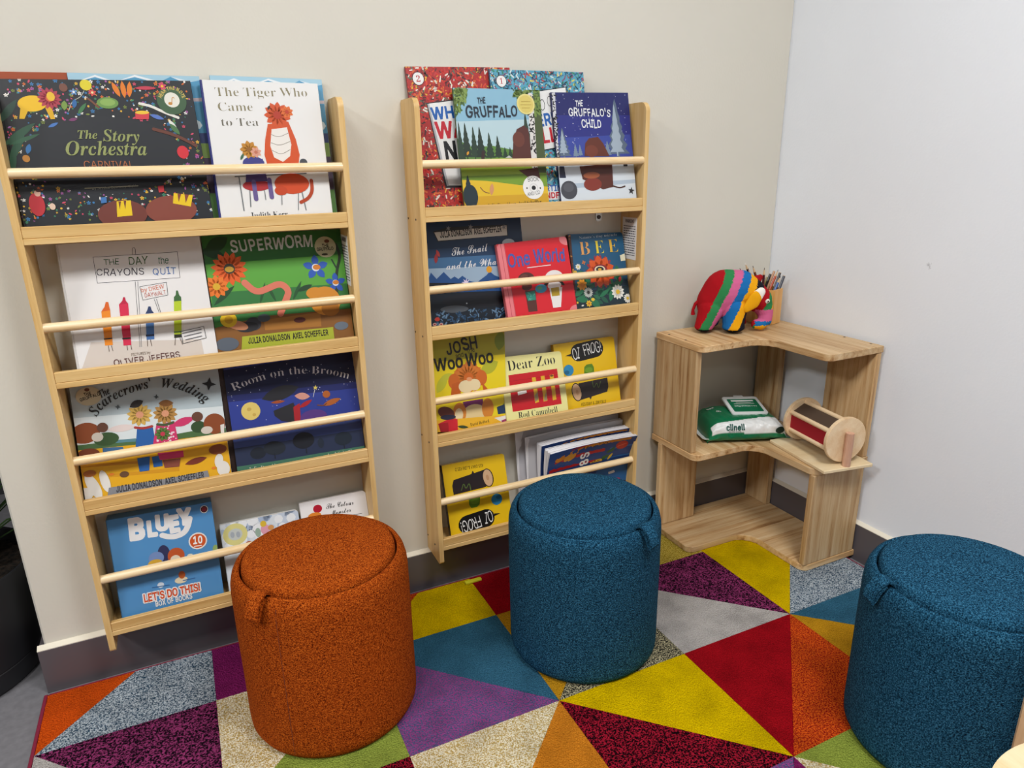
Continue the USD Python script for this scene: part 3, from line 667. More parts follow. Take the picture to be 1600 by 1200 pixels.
        ['S','#e84a30,#f0b83a,#3a2a28,#6a6f5a,#f0e8dc,#8a1a20,#d8322a,#c83a3a,#5a2428,#e06a3a',[[-2.5,316.5],[301.1,317.2],[314.8,-9.8],[-9.0,-0.7]],2800,4.58,31,'b'],
        ['P','#2e2a2c',[[37.4,237.6],[103.9,245.0],[228.5,250.9],[237.6,53.6],[58.4,58.1]]],
        ['P','#b8bcc0',[[39.5,235.7],[46.6,236.7],[68.1,63.0],[61.9,62.3]]],
        ['P','#f3f3f1',[[43.7,236.2],[103.6,242.3],[228.2,248.2],[237.6,53.6],[66.6,63.1]]],
        ['T', '#1f62b4', "WHERE'S", 'bold', [46.5, 203.1], [192.1, 212.8], 23.51],
        ['T', '#cc1f30', 'WALLY', 'bold', [51.5, 163.8], [199.4, 168.4], 32.35],
        ['T', '#141416', 'NOW?', 'bold', [65.5, 116.3], [200.0, 120.8], 38.23],
        ['E','#1c1c1e',26.1,287.2,13.46,13.85,0],
        ['E','#f6f4f2',26.1,287.2,12.32,12.81,0],
        ['T', '#c02030', '2', 'ital', [20.9, 280.7], [31.2, 280.7], 13.07],
        ['E','#f0e8e4',26.1,287.2,0.57,0.52,0],
    ],
    'blue_search': [
        ['S','#2a6a90,#c83a3a,#e8d860,#1f3a4a,#88c8d8,#8a5a7a,#3a8a6a,#24506a,#d8e8ea,#1f6a8a',[[-3.1,311.6],[257.2,313.5],[268.3,6.5],[-20.6,19.8]],2600,4.35,41,'b'],
        ['P','#1e2a34',[[47.7,255.8],[120.3,268.6],[192.5,279.0],[199.7,145.7],[61.0,127.6]]],
        ['P','#f3f3f1',[[49.2,254.4],[120.8,266.9],[190.3,276.7],[197.1,148.6],[62.9,130.4]]],
        ['T', '#1f62b4', "WHERE'S", 'bold', [59.7, 181.1], [195.5, 202.2], 24.72],
        ['T', '#cc1f30', 'WALLY?', 'bold', [56.3, 146.1], [207.8, 163.0], 29.66],
        ['E','#2a2a2a',125.7,237.3,6.66,12.43,0],
        ['E','#f3f3f1',125.7,237.3,5.33,10.73,0],
        ['E','#2a2a2a',144.9,246.0,6.05,11.33,0],
        ['E','#f3f3f1',144.9,246.0,5.04,9.92,0],
        ['P','#f3f3f1',[[73.8,55.4],[183.0,58.0],[180.1,24.0],[70.9,24.9]]],
        ['T', '#1f62b4', 'MARTIN', 'bold', [89.4, 43.8], [161.0, 44.6], 12.18],
        ['T', '#cc1f30', 'HANDFORD', 'bold', [91.3, 28.6], [191.0, 28.0], 12.22],
        ['E','#1c1c1e',27.1,286.8,13.24,13.11,0],
        ['E','#f6f4f2',27.1,286.8,11.98,12.02,0],
        ['T', '#c02030', '1', 'ital', [23.4, 281.3], [30.6, 281.4], 12.57],
    ],
    'gruffalo': [
        ['P','#bfdae2',[[-9.0,200.2],[220.9,207.4],[218.5,116.0],[-12.2,119.4]]],
        ['P','#5c8a3c',[[-1.4,162.6],[33.0,146.1],[82.6,148.5],[129.1,139.8],[214.7,144.7],[211.3,110.4],[-4.2,111.1]]],
        ['C','#26382c',19.3,118.9,79.68,27.89],
        ['C','#2a4030',5.1,113.7,87.68,21.07],
        ['C','#2a4030',37.6,118.7,71.77,24.48],
        ['C','#22342a',52.9,118.4,72.06,27.77],
        ['C','#2a4030',74.6,118.1,59.92,24.96],
        ['C','#26382c',94.7,120.6,50.4,22.06],
        ['C','#24402c',111.1,120.4,25.3,15.89],
        ['C','#24402c',123.8,120.2,25.38,16.0],
        ['B','#3a2420',7.62,[[55.1,118.4],[57.5,134.9]]],
        ['P','#9cb83c',[[-0.3,119.2],[222.7,124.6],[219.6,58.1],[0.8,75.5]]],
        ['P','#7aa030',[[1.8,83.7],[219.0,87.1],[215.9,55.3],[73.6,65.2],[0.8,75.5]]],
        ['P','#e9c22c',[[-0.5,76.9],[61.9,72.5],[137.1,61.9],[219.3,55.2],[218.4,11.4],[-2.6,17.7]]],
        ['P','#d8a822',[[-3.2,39.8],[217.8,40.7],[218.1,8.5],[-2.6,17.7]]],
        ['S','#6a8a44,#4c6c34,#86a050',[[0.5,270.8],[34.8,271.7],[29.0,246.1],[10.7,216.4],[-0.1,213.6]],70,6.76,51,'l'],
        ['P','#4c5a34',[[189.7,257.5],[216.0,274.9],[210.6,87.3],[182.4,87.9]]],
        ['S','#5a7a3c,#4c6a34,#7a9448',[[143.0,273.0],[214.4,274.8],[214.8,213.0],[179.7,223.9],[144.5,256.6]],110,7.15,52,'l'],
        ['C','#2a4030',168.8,116.7,102.73,36.02],
        ['B','#e6e2de',13.96,[[186.4,257.5],[185.1,195.9],[182.0,116.5],[183.2,79.3]]],
        ['S','#2c2a28',[[179.9,257.3],[193.6,257.6],[188.4,82.1],[174.5,82.4]],60,4.24,53,'b'],
        ['P','#5a2b24',[[126.7,117.4],[134.6,162.1],[145.0,184.5],[163.6,192.9],[174.1,184.6],[175.1,162.0],[175.4,116.6]]],
        ['P','#5a2b24',[[140.5,94.5],[190.1,99.2],[194.2,73.3],[164.8,76.9]]],
        ['E','#6e382c',147.5,162.1,14.84,16.91,0],
        ['E','#1f3038',16.7,40.5,17.69,25.57,0],
        ['C','#1f3038',13.8,28.1,58.43,33.55],
        ['L','#d8986a',69.3,54.1,26.74,10.1,80],
        ['B','#8a5a3a',1.78,[[62.1,45.9],[50.0,49.1],[41.8,59.1]]],
        ['L','#e0a030',20.3,133.1,9.81,5.19,60],
        ['P','#c8ccc8',[[109.7,121.8],[119.8,127.3],[127.2,121.6]]],
        ['E','#f0e28e',173.2,239.1,22.73,22.43,0],
        ['E','#e4d070',173.2,239.1,18.83,19.07,0],
        ['B','#b8a048',1.51,[[162.4,244.5],[185.1,244.9]]],
        ['B','#b8a048',1.51,[[160.1,237.5],[186.1,237.9]]],
        ['B','#b8a048',1.51,[[162.6,230.6],[182.1,230.9]]],
        ['H', '#1e2a38', 'THE', 'handb', [55.3, 238.5], [75.4, 240.2], 11.98],
        ['H', '#1e2a38', 'GRUFFALO', 'handb', [24.9, 209.6], [152.0, 211.8], 22.79],
        ['E','#f4f4f2',174.1,55.1,27.08,26.53,0],
        ['T', '#1c1c1e', 'BOOK', 'hand', [160.6, 68.4], [190.4, 69.1], 8.61],
        ['T', '#1c1c1e', 'AND CD', 'hand', [157.3, 35.5], [190.9, 40.2], 8.07],
        ['E','#c8c8c8',174.7,54.2,10.57,9.81,0],
        ['E','#f4f4f2',174.7,54.2,9.58,8.94,0],
        ['E','#1c1c1e',174.7,54.2,5.29,4.9,0],
        ['E','#1c1c1e',157.2,54.2,1.64,1.72,0],
        ['E','#1c1c1e',191.5,53.2,1.67,1.74,0],
        ['T', '#3a3020', 'Julia Donaldson  Axel Scheffler', 'serif', [55.5, 13.9], [192.0, 18.3], 9.58],
    ],
    'child': [
        ['P','#1e2268',[[-15.6,272.4],[230.5,270.6],[224.7,213.9],[-15.6,216.1]]],
        ['P','#3a4aa4',[[-8.3,164.8],[208.8,169.0],[214.1,111.3],[-7.6,113.0]]],
        ['P','#dde6ee',[[-12.0,104.5],[232.7,107.6],[227.2,15.3],[-12.0,17.0]]],
        ['P','#b8c8d8',[[6.7,60.0],[216.7,62.2],[215.7,53.1],[5.4,48.3]]],
        ['S','#ffffff,#d0d8f8',[[3.4,264.1],[211.3,264.6],[209.1,135.8],[9.3,141.3]],60,1.55,61,'d'],
        ['C','#5f7086',171.3,112.8,139.06,66.45],
        ['C','#a8b8c8',168.3,118.9,120.73,40.52],
        ['C','#5f7086',20.3,117.8,69.99,41.16],
        ['C','#a8b8c8',19.6,126.6,55.32,23.98],
        ['C','#7f92a8',51.7,119.7,32.31,17.41],
        ['C','#7f92a8',64.2,122.2,26.5,15.41],
        ['C','#7f92a8',140.8,119.8,35.99,21.81],
        ['B','#d8d8dc',8.68,[[7.2,268.3],[4.5,201.7],[1.5,118.5]]],
        ['S','#26262a',[[2.5,268.3],[11.9,268.3],[7.3,118.3],[-3.5,118.6]],60,3.71,62,'b'],
        ['P','#232a44',[[4.6,100.9],[16.6,100.5],[18.7,74.1],[1.6,74.9]]],
        ['P','#68301f',[[74.7,121.9],[79.8,151.1],[91.6,162.6],[116.8,165.0],[129.6,149.9],[144.5,119.6]]],
        ['E','#7a3a28',95.5,133.0,17.76,13.62,0],
        ['P','#5c2a1e',[[58.1,98.9],[149.8,101.5],[147.7,47.2],[117.9,42.6],[63.5,69.1]]],
        ['E','#8a3426',90.5,56.0,25.0,14.97,0],
        ['E','#a85a34',89.3,76.9,22.79,7.75,0],
        ['B','#4a2a20',3.35,[[144.4,50.4],[165.8,43.2],[181.1,47.0]]],
        ['E','#484a52',24.1,45.9,22.15,21.25,0],
        ['E','#5a5c64',23.1,51.9,13.83,10.61,0],
        ['P','#1c2028',[[181.4,103.3],[194.5,102.9],[193.5,93.8],[182.3,94.2]]],
        ['H', '#f0f2f6', 'THE', 'handb', [63.0, 235.0], [84.0, 236.0], 12.73],
        ['H', '#f0f2f6', "GRUFFALO'S", 'handb', [41.6, 213.3], [158.6, 211.0], 17.33],
        ['H', '#f0f2f6', 'CHILD', 'handb', [74.2, 186.3], [129.9, 186.0], 17.53],
        ['X','#2a2a2e',198.7,35.4,9.8,5],
    ],
    'snail': [
        ['P','#163050',[[18.8,252.3],[277.4,251.2],[270.2,184.6],[17.3,189.4]]],
        ['P','#3f6a94',[[14.9,169.3],[267.9,163.3],[263.7,123.6],[14.1,137.6]]],
        ['P','#9db4ca',[[15.1,146.2],[265.0,135.8],[259.1,80.6],[15.6,99.6]]],
        ['P','#22508c',[[18.8,125.6],[24.7,136.7],[36.8,121.1],[55.7,135.7],[70.9,118.2],[81.0,123.3],[89.8,116.6],[100.2,123.2],[118.0,109.8],[133.6,103.9],[161.6,119.6],[170.8,127.9],[181.4,118.0],[213.4,103.1],[209.7,69.7],[13.9,85.1]]],
        ['P','#14181f',[[17.4,114.0],[101.5,106.7],[106.5,94.3],[16.8,96.6]]],
        ['P','#16202c',[[14.6,90.9],[217.5,78.2],[216.2,4.1],[14.0,8.5]]],
        ['E','#1d1f28',122.3,62.8,77.89,18.62,-4],
        ['E','#5a6068',72.3,48.3,34.87,8.32,-4],
        ['E','#c8d0d8',104.0,58.6,1.93,1.79,0],
        ['S','#3a5a7a,#2a4a6a,#6a8aa8',[[18.2,43.6],[213.5,41.6],[213.2,7.5],[17.7,14.0]],110,4.82,71,'b'],
        ['E','#e8a01c',169.7,132.5,7.26,7.82,0],
        ['X','#e8d8f0',107.8,106.2,11.55,8],
        ['L','#a02a2e',40.8,167.5,23.93,8.97,80],
        ['L','#b83a34',46.8,178.7,17.97,7.19,110],
        ['E','#c8d4da',226.5,191.9,16.18,9.07,0],
        ['E','#c83a2e',27.4,29.3,6.21,4.72,0],
        ['E','#d8a8a0',19.8,18.2,4.96,3.54,0],
        ['E','#d8a8a0',35.3,16.5,5.0,3.55,0],
        ['E','#a02a2e',19.8,18.2,2.17,1.77,0],
        ['E','#a02a2e',35.3,16.5,2.19,1.78,0],
        ['P','#2a2a2a',[[40.4,228.2],[78.5,236.2],[227.8,234.1],[227.5,207.0],[184.8,208.0],[49.3,204.6]]],
        ['P','#dcd6c8',[[43.2,226.3],[225.9,232.1],[225.1,209.2],[50.8,206.8]]],
        ['T', '#2a2a2a', 'JULIA DONALDSON  AXEL SCHEFFLER', 'bold', [56.5, 213.4], [212.0, 219.0], 12.74],
        ['X','#8a8a8a',78.2,233.3,6.24,6],
        ['X','#8a8a8a',133.8,233.2,7.06,6],
        ['X','#8a8a8a',218.8,228.6,7.36,6],
        ['T', '#e8e8ea', 'The Snail', 'script', [78.7, 170.6], [171.9, 175.9], 21.08],
        ['T', '#e8e8ea', 'and the Whale', 'script', [62.5, 140.1], [209.3, 142.5], 19.33],
    ],
    'world': [
        ['P','#ee8288',[[-1.9,195.3],[19.4,194.5],[20.8,16.8],[-0.0,18.4]]],
        ['B','#c8505a',1.58,[[10.7,194.8],[10.3,19.0]]],
        ['B','#c8505a',1.58,[[19.4,194.5],[20.4,18.1]]],
        ['H', '#4c5cae', 'One', 'handb', [21.8, 136.5], [83.1, 137.7], 29.71],
        ['H', '#4c5cae', 'World', 'handb', [91.9, 137.9], [179.4, 133.8], 30.2],
        ['B','#f0d8d8',2.27,[[71.3,129.8],[134.5,129.0]]],
        ['E','#5a3028',63.2,103.7,22.55,15.96,0],
        ['E','#6e4034',58.9,108.9,10.23,6.74,0],
        ['E','#f5f3f1',138.9,97.1,25.52,18.75,0],
        ['E','#1c1a1a',116.5,87.4,10.53,4.36,40],
        ['E','#1c1a1a',156.9,82.1,9.31,3.77,-40],
        ['E','#5a3028',61.7,85.3,13.68,9.22,0],
        ['P','#5a3028',[[54.7,75.4],[82.4,74.8],[79.7,23.6],[55.4,24.7]]],
        ['P','#2c8a78',[[54.2,72.4],[81.4,72.7],[80.3,51.0],[59.0,50.9]]],
        ['S','#5ab8a0',[[56.6,70.5],[79.0,71.2],[78.5,52.5],[59.2,52.1]],14,2.6,81,'d'],
        ['E','#f5f3f1',136.4,78.5,19.15,9.38,0],
        ['P','#f5f3f1',[[120.7,71.2],[157.0,72.6],[145.5,24.1],[123.3,24.8]]],
        ['P','#b89a22',[[125.4,73.1],[148.0,73.2],[146.9,52.4],[124.7,53.3]]],
        ['E','#3aa0c8',98.4,75.7,16.03,10.55,0],
        ['E','#5ab88a',95.3,77.7,6.96,4.34,0],
        ['E','#f0888c',189.9,187.2,21.61,15.7,0],
        ['E','#f0888c',186.5,11.1,18.26,12.72,0],
    ],
    'bee': [
        ['P','#1b4560',[[-16.3,95.3],[167.3,107.8],[161.3,4.9],[-13.6,5.6]]],
        ['P','#152c36',[[-14.1,56.8],[161.5,64.9],[161.3,4.9],[-6.4,5.0]]],
        ['P','#4a2418',[[-5.0,201.6],[7.5,202.8],[2.0,7.5],[-13.6,5.6]]],
        ['S','#c88a3a,#7a3a24',[[-3.1,200.0],[5.8,201.0],[1.2,20.4],[-7.4,19.5]],30,3.42,90,'d'],
        ['S','#2a6a4a,#1f5a44,#24744e',[[6.3,100.4],[159.9,111.5],[152.2,25.6],[7.1,23.2]],40,15.11,91,'l'],
        ['F','#a02c3a',81.7,105.2,44.07,16,'#7a1c2c'],
        ['F','#e0581c',82.5,105.8,41.61,9,'#7a1c2c'],
        ['E','#8a2030',81.4,108.5,21.93,15.03,0],
        ['E','#f0e4c0',80.5,110.5,15.88,9.8,0],
        ['E','#1c2a34',80.6,111.1,11.34,6.54,0],
        ['E','#e0b03a',80.2,111.1,5.29,3.27,0],
        ['F','#e89a2c',23.3,75.2,15.2,8,'#c87a20'],
        ['F','#f0f0e4',18.2,120.6,8.27,8,'#e8d060'],
        ['F','#e0823a',35.4,130.3,6.24,4,'#c8602a'],
        ['F','#c8ccc4',39.1,54.8,13.9,16,'#2a2a20'],
        ['F','#f4f2e8',126.2,50.6,20.07,12,'#e0b82a'],
        ['F','#f4f2e8',153.9,32.1,13.03,12,'#e0b82a'],
        ['F','#f0bc2a',37.2,26.8,9.04,7,'#c8701c'],
        ['E','#f0c83a',49.8,36.2,5.23,4.22,0],
        ['E','#e8c830',4.5,31.4,2.93,2.57,0],
        ['L','#c02a34',136.5,83.0,15.82,8.63,70],
        ['P','#ece8c8',[[144.7,143.7],[160.9,147.9],[160.4,129.7],[145.7,128.1]]],
        ['L','#f4f2e8',18.1,23.0,8.29,4.14,10],
        ['E','#d8b03a',7.3,107.4,5.85,4.5,0],
        ['L','#24744e',85.7,50.0,38.87,10.6,30],
        ['T', '#c8d8e2', "Nature's tiny miracle", 'serif', [30.0, 189.2], [143.7, 194.3], 7.1],
        ['T', '#e0a25c', 'B', 'serif', [26.1, 149.1], [59.7, 149.9], 36.14],
        ['T', '#ead23a', 'E', 'serif', [70.8, 150.7], [101.2, 151.3], 35.21],
        ['T', '#e8b93e', 'E', 'serif', [111.0, 152.1], [143.9, 152.7], 35.53],
    ],
    'josh': [
        ['P','#b9b21e',[[7.1,232.2],[215.1,249.9],[213.1,185.8],[8.2,168.1]]],
        ['L','#8a9c24',181.0,218.2,49.85,29.91,80],
        ['L','#b8b82a',149.7,152.2,55.93,29.61,30],
        ['L','#c8c830',25.7,115.4,50.36,22.03,60],
        ['L','#c8c838',35.9,130.5,37.9,15.79,30],
        ['L','#9aa828',187.9,52.1,26.74,13.37,80],
        ['E','#d2691e',94.9,128.6,39.97,33.74,0],
        ['F','#d87a2a',94.9,128.6,41.31,18,'#d2691e'],
        ['E','#d2691e',56.7,120.5,14.39,18.57,0],
        ['E','#d2691e',128.5,127.5,14.89,18.89,0],
        ['P','#c8601c',[[51.6,114.5],[71.5,120.0],[73.6,82.6],[47.3,80.7]]],
        ['P','#c8601c',[[128.2,118.1],[144.5,98.5],[151.2,91.9],[134.0,89.5]]],
        ['E','#f0dcae',87.6,107.0,19.26,15.6,0],
        ['E','#f0dcae',109.4,110.9,16.11,14.42,0],
        ['E','#e8a070',96.5,124.8,7.33,5.0,0],
        ['P','#7a2a6a',[[78.1,70.0],[130.2,75.4],[132.7,48.5],[82.3,44.8]]],
        ['E','#e8cf96',108.9,41.8,30.24,21.35,0],
        ['E','#d8862e',69.0,43.9,17.14,24.88,0],
        ['E','#d8862e',143.0,51.1,15.71,25.32,0],
        ['E','#f0dcae',67.2,39.3,10.54,15.54,0],
        ['P','#f2b92a',[[6.9,28.8],[197.8,32.3],[200.3,0.1],[15.1,-13.2]]],
        ['P','#d3202e',[[13.6,20.1],[39.1,30.0],[62.7,29.6],[63.1,1.6],[20.2,-4.3]]],
        ['P','#a8141f',[[13.6,20.1],[38.9,22.3],[39.7,-2.5],[20.2,-4.3]]],
        ['E','#6a3226',34.8,45.7,21.4,14.19,-20],
        ['E','#2c2a44',39.3,34.7,19.5,6.18,0],
        ['P','#1f3a5c',[[167.1,53.1],[188.1,59.1],[189.5,36.6],[170.0,35.1]]],
        ['L','#3a4a2a',76.2,9.2,28.93,7.71,-8],
        ['P','#f0ece0',[[159.4,26.4],[190.7,31.1],[191.0,18.3],[178.1,15.8]]],
        ['P','#a03a6a',[[178.2,19.0],[192.2,23.0],[192.6,13.4],[179.7,12.5]]],
        ['H', '#221d18', 'JOSH', 'handb', [40.9, 184.3], [124.1, 202.5], 28.33],
        ['T', '#3a3214', 'and', 'sans', [63.4, 175.5], [85.0, 180.3], 11.77],
        ['T', '#3a3214', 'the', 'sans', [95.1, 186.4], [114.4, 192.3], 13.1],
        ['H', '#221d18', 'Woo', 'handb', [10.0, 146.0], [84.2, 156.4], 28.14],
        ['H', '#221d18', 'Woo', 'handb', [89.2, 156.2], [164.5, 165.8], 28.68],
        ['T', '#3a3a10', 'David Bedford', 'serif', [96.1, 9.6], [146.0, 16.7], 8.14],
    ],
    'zoo': [
        ['P','#cf1320',[[18.8,125.9],[157.3,128.2],[158.0,36.4],[18.3,33.5]]],
        ['B','#a80e1a',1.01,[[18.4,110.4],[157.2,112.2]]],
        ['B','#a80e1a',1.01,[[18.6,94.2],[157.5,95.5]]],
        ['B','#a80e1a',1.01,[[18.8,74.8],[158.1,76.4]]],
        ['B','#a80e1a',1.01,[[18.5,55.4],[158.4,57.3]]],
        ['P','#eab92e',[[82.4,113.1],[93.4,113.5],[94.2,49.3],[83.0,47.4]]],
        ['P','#eab92e',[[107.7,113.6],[118.8,114.4],[118.5,49.6],[107.3,48.6]]],
        ['P','#eab92e',[[133.6,114.1],[144.9,114.9],[144.5,49.7],[133.9,48.3]]],
        ['P','#a8946a',[[83.9,67.0],[94.3,75.6],[93.3,56.0],[83.4,50.6]]],
        ['P','#a8946a',[[110.0,57.2],[117.7,72.8],[118.0,51.3],[109.0,50.1]]],
        ['E','#7a4a24',139.2,111.8,5.17,2.65,0],
        ['P','#f2f0ec',[[37.8,89.4],[62.6,95.7],[63.5,76.0],[37.9,72.5]]],
        ['T', '#1e1e1e', 'Dear Zoo', 'serif', [18.5, 136.3], [156.1, 141.0], 27.68],
        ['T', '#1e1e1e', 'Rod Campbell', 'serif', [31.8, 15.5], [144.3, 17.1], 16.07],
    ],
    'frog': [
        ['B','#151414',46.59,[[71.3,156.8],[125.1,161.3]]],
        ['P','#151414',[[30.9,153.0],[48.7,156.8],[48.6,149.7]]],
        ['H', '#f2f2f0', 'OI', 'hand', [53.1, 140.2], [75.5, 140.5], 28.18],
        ['H', '#f2f2f0', 'FROG!', 'hand', [87.9, 144.9], [144.8, 151.8], 28.39],
        ['P','#5f8c20',[[80.0,95.6],[84.0,116.8],[91.6,122.2],[107.9,122.5],[112.5,112.8],[111.6,92.3]]],
        ['E','#77a42e',96.3,107.4,11.75,7.13,0],
        ['B','#2a2a20',1.38,[[112.0,95.9],[141.8,96.2]]],
        ['P','#2b2226',[[60.4,76.7],[150.1,78.9],[150.6,55.4],[145.1,41.8],[54.2,31.1]]],
        ['E','#151414',52.7,54.3,15.04,24.53,8],
        ['E','#dab38c',52.7,54.3,12.73,22.25,8],
        ['E','#c89a70',53.7,53.4,4.05,7.59,8],
        ['B','#5f7a3a',1.93,[[103.0,75.5],[104.6,54.6],[116.2,73.5],[119.3,52.3],[128.0,71.8]]],
        ['E','#2f8fc4',36.0,114.6,15.15,14.81,0],
        ['E','#1f6a94',30.1,109.7,7.42,5.52,0],
        ['P','#2b2226',[[87.3,36.6],[96.2,36.5],[91.5,28.2]]],
        ['T', '#2c2a10', 'KES GRAY & JIM FIELD', 'hand', [60.9, 15.8], [138.1, 12.4], 8.13],
    ],
}


# ------------------------------------------------------------------ lettering and cover drawings
FONT_DIR = glob.glob('/opt/blender-*/*/datafiles/fonts')[0] + '/'
FONTS = {}


def font_of(kind):
    if kind not in FONTS:
        FONTS[kind] = ImageFont.truetype(FONT_DIR + ('NotoSansMath-Regular.woff2' if kind in ('serif', 'ital', 'script') else 'Inter.woff2'), 72)
    return FONTS[kind]


def math_char(c, style):
    u, l = {'serif': (0x1D400, 0x1D41A), 'ital': (0x1D468, 0x1D482), 'script': (0x1D4D0, 0x1D4EA)}[style]
    if 'A' <= c <= 'Z': return chr(u + ord(c) - 65), True
    if 'a' <= c <= 'z': return chr(l + ord(c) - 97), True
    if c.isdigit(): return chr(0x1D7CE + int(c)), True
    return c, False


GLYPH = {}


def glyph(c, style):
    """(polygons with capitals one unit tall, advance) of a character."""
    if (c, style) in GLYPH:
        return GLYPH[c, style]
    kind, ch = style, c
    if style in ('serif', 'ital', 'script'):
        ch, ok = math_char(c, style)
        kind = style if ok else 'sans'
    f = font_of(kind)
    stroke = {'bold': 3, 'handb': 2}.get(style, 0)
    adv = f.getlength(ch) + stroke
    shape = Polygon()
    if c != ' ':
        x0, y0, x1, y1 = f.getbbox(ch, anchor='ls', stroke_width=stroke)
        im = Image.new('L', (x1 - x0 + 8, y1 - y0 + 8))
        ImageDraw.Draw(im).text((4 - x0, 4 - y0), ch, 255, f, anchor='ls', stroke_width=stroke)
        on = np.pad(np.asarray(im) > 127, ((0, 0), (1, 1))).astype(np.int8)
        rows, st = np.nonzero(np.diff(on, axis=1) == 1)
        en = np.nonzero(np.diff(on, axis=1) == -1)[1]
        if len(rows):
            shape = union_all(sbox(st, -rows - 1, en, -rows)).buffer(0.6).buffer(-0.6).simplify(0.6)
            if style == 'serif':
                thin = shape.buffer(-1.2)
                shape = thin if thin.area > 0.45 * shape.area else shape
            shape = affinity.translate(shape, x0 - 4, 4 - y0)
    cap = 52.0
    GLYPH[c, style] = (affinity.scale(shape, 1 / cap, 1 / cap, origin=(0, 0)), adv / cap)
    return GLYPH[c, style]


def text_polys(text, style, p0, p1, cap, jitter=0.0, seed=0):
    rnd = random.Random(seed)
    p0, p1 = np.array(p0, float), np.array(p1, float)
    d = p1 - p0; L = np.linalg.norm(d); ang = math.degrees(math.atan2(d[1], d[0]))
    total = sum(glyph(c, style)[1] for c in text)
    sx = L / total; x = 0; out = []
    for c in text:
        g, a = glyph(c, style)
        if not g.is_empty:
            q = affinity.scale(g, sx, cap, origin=(0, 0))
            if jitter:
                w = a * sx
                q = affinity.rotate(q, rnd.uniform(-7, 7) * jitter, origin=(w / 2, cap / 2))
                s = 1 + rnd.uniform(-0.08, 0.08) * jitter
                q = affinity.scale(q, s, s, origin=(w / 2, 0)); q = affinity.translate(q, 0, rnd.uniform(-0.05, 0.05) * cap * jitter)
            q = affinity.rotate(affinity.translate(q, x, 0), ang, origin=(0, 0))
            out.append(affinity.translate(q, *p0))
        x += a * sx
    return out


def arc_text(text, style, path, cap):
    ls = LineString(path); n = 40
    pts = np.array([ls.interpolate(t, normalized=True).coords[0] for t in np.linspace(0, 1, n)])
    for _ in range(6):
        pts[1:-1] = (pts[:-2] + 2 * pts[1:-1] + pts[2:]) / 4
    ls = LineString(pts); L = ls.length
    total = sum(glyph(c, style)[1] for c in text); sx = L / total; x = 0; out = []
    for c in text:
        g, a = glyph(c, style)
        if not g.is_empty:
            w = a * sx
            q0 = np.array(ls.interpolate(max(x, 0)).coords[0]); q1 = np.array(ls.interpolate(min(x + w, L)).coords[0])
            ang = math.degrees(math.atan2(*(q1 - q0)[::-1]))
            q = affinity.rotate(affinity.scale(g, sx, cap, origin=(0, 0)), ang, origin=(0, 0))
            out.append(affinity.translate(q, *q0))
        x += a * sx
    return out


def ellipse(cx, cy, rx, ry, rot=0, n=6):
    e = affinity.scale(Point(0, 0).buffer(1, quad_segs=n), rx, ry, origin=(0, 0))
    return affinity.translate(affinity.rotate(e, rot, origin=(0, 0)), cx, cy)


def leaf(cx, cy, ln, wd, ang):
    t = np.linspace(0, 1, 7); w = np.sin(np.pi * t) ** 0.8 * wd / 2
    p = [(ln * (a - 0.5), b) for a, b in zip(t, w)] + [(ln * (a - 0.5), -b) for a, b in zip(t[::-1], w[::-1])][1:-1]
    return affinity.translate(affinity.rotate(Polygon(p).buffer(0), ang, origin=(0, 0)), cx, cy)


def petals(cx, cy, r, n, start=0.3):
    wd = min(0.55 * r, 2.2 * r * math.sin(math.pi / n) * 0.75)
    return [affinity.translate(leaf(r * 0.55 * math.cos(a), r * 0.55 * math.sin(a), r * 0.9, wd, math.degrees(a)), cx, cy) for a in start + np.arange(n) * 2 * np.pi / n]


def conifer(cx, cy, h, w):
    pts_l, pts_r = [], []
    for i in range(6):
        t = i / 6
        pts_l += [(-w / 2 * (1 - t), h * (0.08 + 0.92 * t)), (-w / 2 * (1 - t) * 0.62, h * (0.08 + 0.92 * (t + 0.09)))]
    pts_r = [(-x, y) for x, y in pts_l[::-1]]
    p = Polygon(pts_l + [(0, h)] + pts_r)
    return affinity.translate(p.buffer(0).union(sbox(-w * 0.05, 0, w * 0.05, h * 0.2)), cx, cy)


def star(cx, cy, r, n):
    return Polygon([(cx + (r if i % 2 == 0 else r * 0.4) * math.sin(i * math.pi / n + 0.2), cy + (r if i % 2 == 0 else r * 0.4) * math.cos(i * math.pi / n + 0.2)) for i in range(2 * n)])


def rounded(pts):
    """Corner cutting on an open stroke; closed outlines keep their corners."""
    p = [tuple(q) for q in pts]
    if len(p) < 3 or p[0] == p[-1]:
        return p
    for _ in range(3):
        q = [p[0]]
        for a, b in zip(p[:-1], p[1:]):
            q += [(a[0] * .75 + b[0] * .25, a[1] * .75 + b[1] * .25), (a[0] * .25 + b[0] * .75, a[1] * .25 + b[1] * .75)]
        p = q + [p[-1]]
    return p


